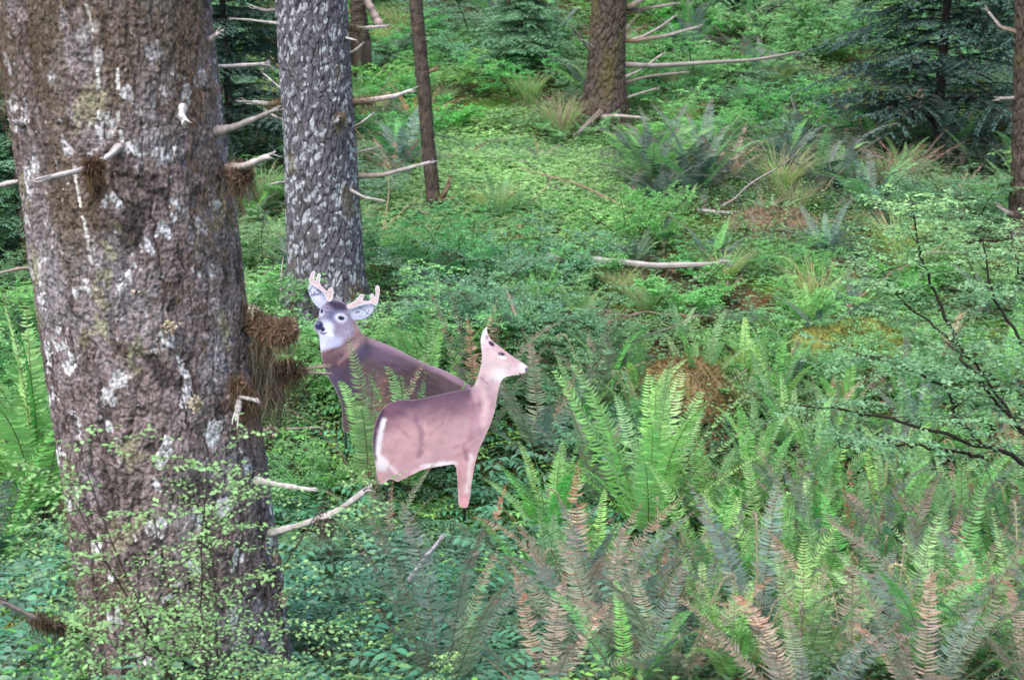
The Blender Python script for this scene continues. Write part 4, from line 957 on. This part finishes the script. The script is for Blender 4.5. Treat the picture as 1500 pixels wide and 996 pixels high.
# ------------------------------------------------------------------ low leafy plants (compound glossy leaves) in the foreground
def herb(n, L, col, seed, leafl=.05, np_=6):
    rng = np.random.default_rng(seed); lf = Buf(); P, D, N, Ls, C = [], [], [], [], []
    for s in range(n):
        az = 2 * PI * s / n + rng.uniform(-.4, .4); l = L * rng.uniform(.7, 1.15); c = curve([0, 0, 0], [math.cos(az), math.sin(az), rng.uniform(.7, 1.8)], l, 10, (math.cos(az) * 1.5, math.sin(az) * 1.5, -2.8), .04, rng)
        tube(lf, c, np.linspace(.0024, .001, 10), np.array([.12, .14, .05]), n=3, cap=False); e = nrm(np.gradient(c, axis=0)); base = col * 1.5 * rng.uniform(.7, 1.35)
        for k in range(np_):
            t = 3 + k * 6 / np_; i = min(8, int(t)); p = c[i] + (c[i + 1] - c[i]) * (t - i); side = nrm(np.cross(e[i], [0, 0, 1.]))
            for sd in (-1, 1): P.append(p); D.append(e[i] * .5 + side * sd + [0, 0, -.15]); N.append(np.array([0, 0, 1.]) + rng.standard_normal(3) * .22); Ls.append(leafl * rng.uniform(.8, 1.2)); C.append(base * rng.uniform(.85, 1.15))
        P.append(c[-1]); D.append(e[-1]); N.append(np.array([0, 0, 1.])); Ls.append(leafl * 1.1); C.append(base)
    Ls = np.array(Ls); leaves(lf, np.array(P), np.array(D), np.array(N), Ls, Ls * .48, np.array(C), fold=.3, droop=.2); return lf
HERB = {'glossy': [herb(8, .36, np.array([.035, .14, .07]), 200 + i, .055).mesh('leaves', M_glossy) for i in range(4)],
        'fresh': [herb(8, .26, np.array([.12, .32, .05]), 210 + i, .042, 4).mesh('leaves', M_leaf) for i in range(3)]}
rs = np.random.default_rng(25); pos = []; nh = 0
for _ in range(6000):
    if nh >= 290: break
    y = 4.0 + 5.6 * rs.random(); x = -3.4 + 5.2 * rs.random(); p = (x, y, Hs(x, y)); px, py, d = proj(p)
    if px < -60 or px > 960 or py > 1120: continue
    if any((x - a) ** 2 + (y - c) ** 2 < .165 ** 2 for a, c in pos): continue
    if (x - o1[0]) ** 2 + (y - o1[1]) ** 2 < .4 ** 2: continue
    fresh = (rs.random() < (.65 if (px < 520 and py < 760) else .28)); k = 'fresh' if fresh else 'glossy'; s = rs.uniform(.75, 1.15)
    if blocked(p, .22 * s, .12): 
        s *= .6
        if blocked(p, .22 * s, .08): continue
    pos.append((x, y)); nh += 1
    where = 'left of the huge trunk' if px < 200 else ('around the foot of the huge trunk' if px < 430 else ('below the decoys' if y < 7.9 and py > 700 else 'around the decoys'))
    me = HERB[k]; o = ob('oregon_grape' if not fresh else 'leafy_herb', me[int(rs.integers(len(me)))], None, p, (rs.uniform(-.15, .15), rs.uniform(-.15, .15), rs.uniform(0, 6.28)), s)
    tag(o, ('dark glossy plant, paired leaflets, ' if not fresh else 'fresh green leafy plant, ') + where + (', bottom edge' if py > 880 else ''), 'plant', ('glossy plants ' if not fresh else 'fresh green plants ') + where + (' near the bottom edge' if py > 880 else ''))
print('herbs', nh)

# ------------------------------------------------------------------ ground cover stuff
def ground_cover(name, label, n, region, size, col, seed, keep, M=M_leaf, up=.03, trio=True):
    rng = np.random.default_rng(seed); y0, y1 = region; y = y0 + (y1 - y0) * rng.random(n); x = (rng.random(n) * 2 - 1) * (.40 * y + .8)
    q = CAM; dz = y * CP; px = 750 + F * x / (y * CP + .6)
    m = keep(x, y, px) > rng.random(n); x, y = x[m], y[m]; n = len(x); z = H(x, y); b = Buf()
    sz = size * rng.uniform(.6, 1.3, n); hgt = up * rng.uniform(.2, 1.6, n); cc = cvar(col, n, .22, .07); a0 = rng.random(n) * 6.28
    # patchy tint
    t = fbm(x * 1.1, y * 1.1, 5, 3, seed)[:, None]; cc = cc * (1 + .45 * t) * 1.5
    for k in range(3 if trio else 1):
        a = a0 + k * 2.09; D = np.stack([np.cos(a), np.sin(a), .25 + .2 * rng.standard_normal(n)], 1); P = np.stack([x, y, z + hgt], 1)
        N = np.stack([.25 * rng.standard_normal(n), -.25 + .25 * rng.standard_normal(n), np.ones(n)], 1); leaves(b, P, D, N, sz, sz * .8, np.clip(cc, .004, .9), fold=.1, round_=False)
    o = ob(name, b.mesh(name, M)); tag(o, label, 'ground cover', kind='stuff'); print(name, n)
carpet = lambda x, y, px: np.where(y > 9, .35 + .65 * sstep(-.2, .25, fbm(x * .5, y * .5, 2, 3, 8)) * 1., .5)
ground_cover('wood_sorrel', 'carpet of small bright green clover like leaves between the trunks', 150000, (9.5, 26), .028, np.array([.095, .27, .05]), 300, carpet, up=.04)
ground_cover('wood_sorrel', 'smooth bright yellow green herb carpet between the slim trunk and the mossy tree', 110000, (12.8, 19), .034, np.array([.11, .28, .055]), 305, lambda x, y, px: sstep(520, 600, px) * sstep(1010, 900, px) * (.85 + 0 * x), up=.07)
ground_cover('moss_carpet', 'low mixed moss and small leaves covering the near forest floor', 90000, (3.6, 10), .020, np.array([.05, .12, .03]), 301, lambda x, y, px: .8 + 0 * x, up=.02)
def undergrowth(name, label, n, y0, y1, col, seed, hmax, size, thr):
    rng = np.random.default_rng(seed); y = y0 + (y1 - y0) * rng.random(n); x = (rng.random(n) * 2 - 1) * (.40 * y + .8)
    d = fbm(x * .7, y * .7, 9, 4, seed); m = d > thr; x, y, d = x[m], y[m], d[m]; n = len(x); z = H(x, y); b = Buf(); k = 9
    h = hmax * (.35 + .65 * rng.random(n)) * (.4 + 1.2 * np.clip(d - thr, 0, .6)); ly = (rng.random((n, 2)) - .5) * .5
    for i in range(k):
        t = (i + 1) / k; a = rng.random(n) * 6.28; P = np.stack([x + ly[:, 0] * h * t, y + ly[:, 1] * h * t, z + h * t], 1) + rng.standard_normal((n, 3)) * .012
        D = np.stack([np.cos(a), np.sin(a), .2 + .2 * rng.standard_normal(n)], 1); N = np.stack([.3 * rng.standard_normal(n), -.2 + .3 * rng.standard_normal(n), np.ones(n)], 1)
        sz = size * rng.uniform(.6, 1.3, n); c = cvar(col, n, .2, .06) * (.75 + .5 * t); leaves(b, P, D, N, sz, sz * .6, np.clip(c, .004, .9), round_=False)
    tag(ob(name, b.mesh(name, M_leaf)), label, 'undergrowth', kind='stuff'); print(name, n)
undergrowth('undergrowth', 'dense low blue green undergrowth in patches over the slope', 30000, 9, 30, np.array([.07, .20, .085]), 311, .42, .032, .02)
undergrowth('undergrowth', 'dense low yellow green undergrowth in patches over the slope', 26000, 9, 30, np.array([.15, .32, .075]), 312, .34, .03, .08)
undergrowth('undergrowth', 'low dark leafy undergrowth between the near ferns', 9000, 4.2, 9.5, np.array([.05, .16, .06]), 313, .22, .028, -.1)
def litter():
    rng = np.random.default_rng(303); n = 60000; y = 3.6 + 26 * rng.random(n) ** 1.0; x = (rng.random(n) * 2 - 1) * (.4 * y + .6); keep = fbm(x * .9, y * .9, 7, 3, 77) > .05 - .2 * sstep(11, 17, y); x, y = x[keep], y[keep]; n = len(x)
    b = Buf(); D = np.stack([rng.standard_normal(n), rng.standard_normal(n), .25 * rng.standard_normal(n)], 1); cc = cvar(C_RUST * .8, n, .4, .15)
    leaves(b, np.stack([x, y, H(x, y) + .02 + .03 * rng.random(n)], 1), D, np.array([[0, 0, 1.]]) + rng.standard_normal((n, 3)) * .5, rng.uniform(.03, .09, n), rng.uniform(.004, .02, n), cc, round_=False)
    tag(ob('leaf_litter', b.mesh('leaf_litter', M_leaf)), 'scattered brown dead leaves and fern bits on the forest floor', 'litter', kind='stuff')
litter()

# ------------------------------------------------------------------ background ferns, grass tufts
def put(name, me, px, py, s, label, cat, group=None, Y=None, rz=None):
    p = hit(px, py) if Y is None else ground_at(px, py, Y); o = ob(name, me, None, p, (0, 0, RND.uniform(0, 6.28) if rz is None else rz), s); return tag(o, label, cat, group)
for i, (px, py, s, kd, lb) in enumerate((
    (955, 285, 1.35, 'd', 'large dark blue green fern below the mossy tree with dead limbs'), (1020, 290, 1.2, 'd', 'dark fern drooping to the right of the largest dark fern'),
    (1200, 285, 1.2, 'd', 'dark drooping fern near the upper right, above the green patch'), (1275, 325, 1.1, 'd', 'dark fern at the foot of the sedge tuft, upper right'),
    (590, 250, 1.15, 'd', 'grey green fern between the lichen spotted trunk and the slim trunk'), (1390, 240, 1.3, 'd', 'dark fern under the dark conifer'),
    (585, 95, .9, 'd', 'fern near the top edge between the two left trunks'), (1120, 130, 1.2, 'd', 'grey green fern right of the long dead limb tip'), (1230, 40, 1.2, 'd', 'dark fern at the top edge left of the dark conifer'),
    (1170, 40, 1.1, 'd', 'fern at the top edge above the long dead limb'), (560, 180, 1.2, 'b', 'dry brown fern heap right of the lichen spotted trunk'), (1065, 262, 1.2, 'b', 'brown dying fern right of the dark fern group'),
    (730, 325, .75, 'g', 'pale green fern right of the slim trunk foot'), (1000, 318, .6, 'g', 'small pale fern above the upper fallen log'), (1130, 335, .55, 'g', 'small light fern at the right end of the fallen log'),
    (790, 240, .7, 'b', 'rusty fern in front of the mossy tree roots'), (1440, 265, .9, 'd', 'dark fern left of the right edge trunk'), (1240, 225, 1.2, 'b', 'red brown fern under the left side of the dark conifer'),
    (1400, 300, .9, 'b', 'brown fern heap left of the right edge trunk foot'), (1180, 480, .7, 'g', 'single green fern in the bushes at centre right'), (1330, 262, 1.2, 'b', 'reddish fern heap below the dark conifer'),
    (330, 320, .8, 'd', 'fern between the huge trunk and the lichen spotted trunk'), (850, 480, .6, 'g', 'small fern below the fallen grey log'), (1090, 560, .7, 'g', 'green fern at the back of the fern bed below the mossy mound'))):
    put('sword_fern', RND.choice({'d': CL_DARK, 'g': CL_GREEN, 'b': CL_BROWN}[kd]), px, py, s, lb, 'fern')
def tuft(n, L, col, dry, seed):
    rng = np.random.default_rng(seed); V = []; C = []; k = 6
    for i in range(n):
        az = rng.uniform(0, 6.28); l = L * rng.uniform(.5, 1.1); c = curve([rng.normal() * .04, rng.normal() * .04, 0], [math.cos(az) * .35, math.sin(az) * .35, 1], l, k, (math.cos(az) * .9, math.sin(az) * .9, -.9), .04, rng)
        s = np.array([-math.sin(az), math.cos(az), 0]); w_ = np.linspace(.005, .0008, k)[:, None]; V.append(np.stack([c - s * w_, c + s * w_], 1).reshape(-1, 3))
        cc = (dry if rng.random() < .35 else col) * rng.uniform(.7, 1.3); t = np.linspace(0, 1, k)[:, None]; cc = cc * (1 - t ** 2 * .6) + dry * t ** 2 * .6; C.append(np.repeat(cc * 1.35, 2, 0))
    V = np.concatenate(V); q = np.array([[2 * i, 2 * i + 1, 2 * i + 3, 2 * i + 2] for i in range(k - 1)]); Q = (q[None] + (np.arange(n) * 2 * k)[:, None, None]).reshape(-1, 4)
    return mesh('blades', V, Q, np.concatenate(C), M_leaf)
TU = [tuft(190, .75, np.array([.13, .27, .05]), np.array([.26, .19, .11]), 400 + i) for i in range(3)]
for (px, py, s, lb) in ((822, 205, 1.25, 'tall grass tuft just left of the mossy tree roots'), (385, 315, 1.1, 'grass tuft between the huge trunk and lichen spotted trunk'), (1300, 285, 1.15, 'green and tan grass tuft in front of the dark conifer'),
    (1315, 385, 1.0, 'brown and green grass tuft left of the overhanging bush'), (1165, 315, .8, 'grass tuft above the mossy mounds'), (1195, 460, .9, 'dry grass tuft among bushes at centre right'), (655, 15, 1.2, 'yellow green grass tuft at the top edge right of the slim trunk'),
    (545, 85, 1.3, 'grass tuft at the top edge between left trunks'), (1060, 420, .7, 'grass tuft at the right end of the fallen log'), (1000, 200, 1.1, 'dry reddish grass tuft behind the large dark fern'), (720, 320, .7, 'dry grass tuft right of the slim trunk'),
    (540, 180, .9, 'pale dry grass beside the lichen spotted trunk'), (1100, 610, .7, 'sparse grass at the back of the fern bed'), (950, 470, .7, 'sparse dry grass under the fallen grey log')):
    put('grass_tuft', RND.choice(TU), px, py, s, lb, 'grass tuft')

rs = np.random.default_rng(88); pos = []; nf = 0
for _ in range(5000):
    if nf >= 190: break
    y = 9.6 + 19 * rs.random(); x = (rs.random() - .5) * 2 * (.40 * y + .5); p = (x, y, Hs(x, y)); px, py, d = proj(p)
    if any((x - a) ** 2 + (y - c) ** 2 < (.5 + .015 * y) ** 2 for a, c in pos): continue
    if min((x - A[0]) ** 2 + (y - A[1]) ** 2 for A in (o2, o4, o5, o3)) < .3: continue
    if 580 < px < 900 and 13.2 < y < 18: continue
    if py < -40: continue
    pos.append((x, y)); nf += 1; r = rs.random(); up = y > 14.5
    if r < .38: me, nm, s, cat, on = CL_DARK, 'dark drooping fern', rs.uniform(.8, 1.3) * (1 if up else .55), 'fern', 'sword_fern'
    elif r < .56: me, nm, s, cat, on = CL_GREEN, 'pale green fern', rs.uniform(.5, .85) * (1 if up else .7), 'fern', 'sword_fern'
    elif r < .76: me, nm, s, cat, on = CL_BROWN, 'brown dying fern', rs.uniform(.8, 1.3) * (1 if up else .5), 'fern', 'sword_fern'
    else: me, nm, s, cat, on = TU, 'mixed grass tuft', rs.uniform(.6, 1.2) * (1 if up else .6), 'grass tuft', 'grass_tuft'
    o = ob(on, me[int(rs.integers(len(me)))], None, p, (rs.uniform(-.12, .12), rs.uniform(-.12, .12), rs.uniform(0, 6.28)), s)
    tag(o, f'{nm} {dist(y)}, {hz(px)} of the photo', cat, f'{nm}s {dist(y)}, {hz(px)}')
pos = []
for k in range(90):
    y = 9.3 + 15 * rs.random(); x = (rs.random() - .5) * .72 * y; z = Hs(x, y); px, py, d = proj((x, y, z))
    if 430 < px < 800 and y < 12: continue
    L = rs.uniform(.3, 1.3); a = rs.uniform(0, 6.28); c = curve([0, 0, .03], [math.cos(a), math.sin(a), rs.uniform(0, .8)], L, 7, (0, 0, rs.uniform(-.6, .1)), .12, rs); q = [c[4], c[4] + (c[5] - c[4]) * 1.5 + rs.standard_normal(3) * .07, c[4] + (c[5] - c[4]) * 3 + rs.standard_normal(3) * .14]
    b = branch_mesh(c, .004 + .008 * L, .003, [LB, C_TAN * .8, C_PINKB][k % 3], 0, False, 6); tube(b, q, [.005, .004, .002], LB, n=4)
    tag(ob('dead_twig', b.mesh('dead_twig', M_wood, True), None, (x, y, z + .03)), f'thin dead twig lying {dist(y)}, {hz(px)} of the photo', 'twig', f'dead twigs {dist(y)}, {hz(px)}')
# ------------------------------------------------------------------ conifers (young hemlocks)
def hemlock(hgt, rad, col, seed, nwh=30, z0=.08):
    rng = np.random.default_rng(seed); st = Buf(); P, D, N, Ls, C = [], [], [], [], []
    c = curve([0, 0, -.1], [0, 0, 1], hgt, 14, (0, 0, 0), .01, rng); tube(st, c, np.linspace(hgt * .014, .006, 14), np.array([.05, .035, .03]), n=8)
    for w_ in range(nwh):
        t = z0 + (1 - z0) * w_ / nwh; z = hgt * t
        for k in range(7):
            az = rng.uniform(0, 6.28); l = rad * (1 - t) ** .8 * rng.uniform(.65, 1.15) + .06; d = np.array([math.cos(az), math.sin(az), .25])
            c2 = curve([0, 0, z + rng.uniform(-.08, .08)], d, l, 9, (0, 0, -.55 / max(l, .3)), .05, rng); tube(st, c2, np.linspace(.008, .002, 9), np.array([.05, .035, .03]), n=3, cap=False)
            for q in range(1, 9):
                e = nrm(c2[q] - c2[q - 1]); side = np.cross(e, [0, 0, 1.])
                for sd in (-1, 1):
                    tl = l * .38 * (1.1 - q / 9) * rng.uniform(.6, 1.2) + .04; d3 = nrm(e * .8 + side * sd + [0, 0, -.12]); m = max(4, int(tl / .016)); tt = np.linspace(0, 1, m)[:, None]; pp = c2[q] + d3 * tl * tt - np.array([0, 0, 1.]) * (tl * tt) ** 2 * .8
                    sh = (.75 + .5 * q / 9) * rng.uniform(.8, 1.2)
                    for s2 in (-1, 1):
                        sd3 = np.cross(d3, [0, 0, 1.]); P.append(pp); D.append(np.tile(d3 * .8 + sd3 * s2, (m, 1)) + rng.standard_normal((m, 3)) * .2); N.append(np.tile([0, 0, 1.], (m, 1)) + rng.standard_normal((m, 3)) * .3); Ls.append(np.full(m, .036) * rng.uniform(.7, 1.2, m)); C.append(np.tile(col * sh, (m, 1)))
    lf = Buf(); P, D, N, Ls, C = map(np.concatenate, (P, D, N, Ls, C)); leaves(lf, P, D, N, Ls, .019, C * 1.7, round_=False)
    return st.mesh('trunk', M_bark, True), lf.mesh('crown', M_needle)
HM = [hemlock(4.2, 1.35, np.array([.02, .058, .045]), 500), hemlock(3.4, 1.2, np.array([.04, .12, .06]), 501), hemlock(2.4, 1.0, np.array([.05, .15, .075]), 502)]
for (px, py, Y, i, s, lb) in ((1372, 215, 16.8, 0, 1.25, 'large dark blue green young conifer at the upper right'), (765, 175, 20.5, 2, .85, 'young conifer with pale green tips left of the mossy tree'),
    (340, 240, 16, 0, .95, 'dark conifer between the huge trunk and the lichen spotted trunk'), (-10, 260, 15, 1, 1.1, 'dark conifer behind the huge trunk at the upper left edge'), (30, 300, 12.5, 1, .9, 'conifer boughs low behind the left side of the huge trunk'),
    (1070, 60, 25, 2, 1.2, 'light green conifer at the top edge right of the mossy tree'), (690, 30, 25, 1, 1.0, 'conifer at the top edge right of the slim trunk'), (820, 30, 26, 1, 1.2, 'conifer behind the mossy tree at the top edge'),
    (1480, 90, 22, 1, 1.3, 'conifer behind the right edge trunk'), (1290, 60, 26, 0, 1.0, 'dark conifer far back at the top edge, upper right'), (300, 90, 22, 1, 1.3, 'conifer high up behind the huge trunk')):
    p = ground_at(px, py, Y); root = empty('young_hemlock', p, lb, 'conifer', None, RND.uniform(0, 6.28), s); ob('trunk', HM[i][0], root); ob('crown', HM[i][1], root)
# conifers further up the hill, mostly above the frame
rs = np.random.default_rng(9)
for k in range(26):
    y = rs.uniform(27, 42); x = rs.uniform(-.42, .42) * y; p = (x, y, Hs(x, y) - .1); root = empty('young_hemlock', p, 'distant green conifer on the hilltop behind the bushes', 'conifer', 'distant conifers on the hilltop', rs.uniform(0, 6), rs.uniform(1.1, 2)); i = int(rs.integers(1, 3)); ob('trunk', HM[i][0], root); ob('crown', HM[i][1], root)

# ------------------------------------------------------------------ logs, sticks, mossy mounds
def log(name, label, pts, r0, r1, col, cat='log', lift=.0, moss=0):
    P = np.array([at(*q) for q in pts]); 
    P[:, 2] = np.maximum(P[:, 2], H(P[:, 0], P[:, 1]) + r0 * .3 + lift); off = P[0].copy(); b = branch_mesh(P - off, r0, r1, col, moss, True, 12); o = ob(name, b.mesh(name, M_wood, True), None, off); return tag(o, label, cat)
log('fallen_log', 'thin grey fallen log lying across the middle slope', [(800, 408, 12.0), (880, 408, 11.95), (960, 406, 11.9), (1060, 402, 11.8)], .032, .025, np.array([.30, .27, .265]), lift=.20)
log('dead_branch', 'forked dead branch at the right end of the thin grey log', [(1010, 425, 11.6), (1040, 400, 11.6), (1068, 372, 11.7)], .011, .005, np.array([.22, .2, .19]), 'branch', .16)
log('fallen_log', 'short grey fallen log at the foot of the dark ferns', [(1020, 328, 14.2), (1060, 322, 14.2), (1135, 312, 14.3)], .026, .02, np.array([.26, .24, .24]), lift=.03)
log('dead_branch', 'long thin crooked branch lying above the mossy mound', [(880, 520, 9.8), (950, 490, 9.7), (985, 480, 9.7), (1020, 462, 9.8)], .008, .004, np.array([.26, .24, .21]), 'branch', .2)
log('broken_stick', 'short broken grey stick poking up below the doe decoy', [(600, 850, 5.9), (622, 818, 5.85), (644, 792, 5.85)], .014, .009, np.array([.42, .39, .42]), 'stick')
log('dead_branch', 'pale dead branch under the moss covered stub right of the huge trunk', [(420, 628, 6.6), (470, 626, 6.6)], .006, .004, np.array([.4, .36, .3]), 'branch')
log('fallen_log', 'reddish weathered stump wood at the top left of the slim trunk', [(556, 38, 19.5), (545, 16, 19.5), (528, -16, 19.5)], .06, .05, np.array([.33, .25, .23]), lift=0)
def mound(label, px, py, Y, rx, ry, h, col, seed, name='mossy_stump'):
    p = ground_at(px, py, Y); n, m = 48, 24; th = np.arange(n) * 2 * PI / n; ph = np.linspace(0, PI / 2, m); TH, PH = np.meshgrid(th, ph)
    k = 1 + .35 * fbm(np.cos(TH) * 1.6, np.sin(TH) * 1.6, PH * 1.5, 4, seed)
    V = np.stack([rx * np.cos(TH) * np.cos(PH) * k, ry * np.sin(TH) * np.cos(PH) * k, h * np.sin(PH) * k - .06], -1).reshape(-1, 3); i = np.arange(m - 1)[:, None] * n; j = np.arange(n)[None]; j2 = (j + 1) % n
    b = Buf(); b.add(V, np.stack([i + j, i + j2, i + n + j2, i + n + j], -1).reshape(-1, 4), cvar(col, len(V), .25)); q = R.integers(0, len(V), 5000); d = V[q] + np.array([0, 0, .05])
    leaves(b, V[q], d + R.standard_normal((5000, 3)) * .15, R.standard_normal((5000, 3)), R.uniform(.015, .05, 5000), .006, cvar(col * 1.2, 5000, .4, .15), round_=False)
    tag(ob(name, b.mesh(name, M_moss), None, p), label, 'mound')
mound('orange brown mossy stump mound in the middle behind the fern bed', 1005, 540, 9.7, .42, .35, .34, np.array([.17, .125, .06]), 1)
mound('yellow green mossy mound left of the overhanging bush', 1255, 500, 10.3, .5, .35, .34, np.array([.17, .18, .05]), 2)
mound('brown mossy mound above the fallen log at centre right', 1140, 345, 13.8, .55, .4, .26, np.array([.15, .115, .075]), 3)
mound('orange mossy mound on the ground at the lower left corner', 60, 900, 5.6, .45, .4, .10, np.array([.26, .19, .05]), 4, 'mossy_mound')
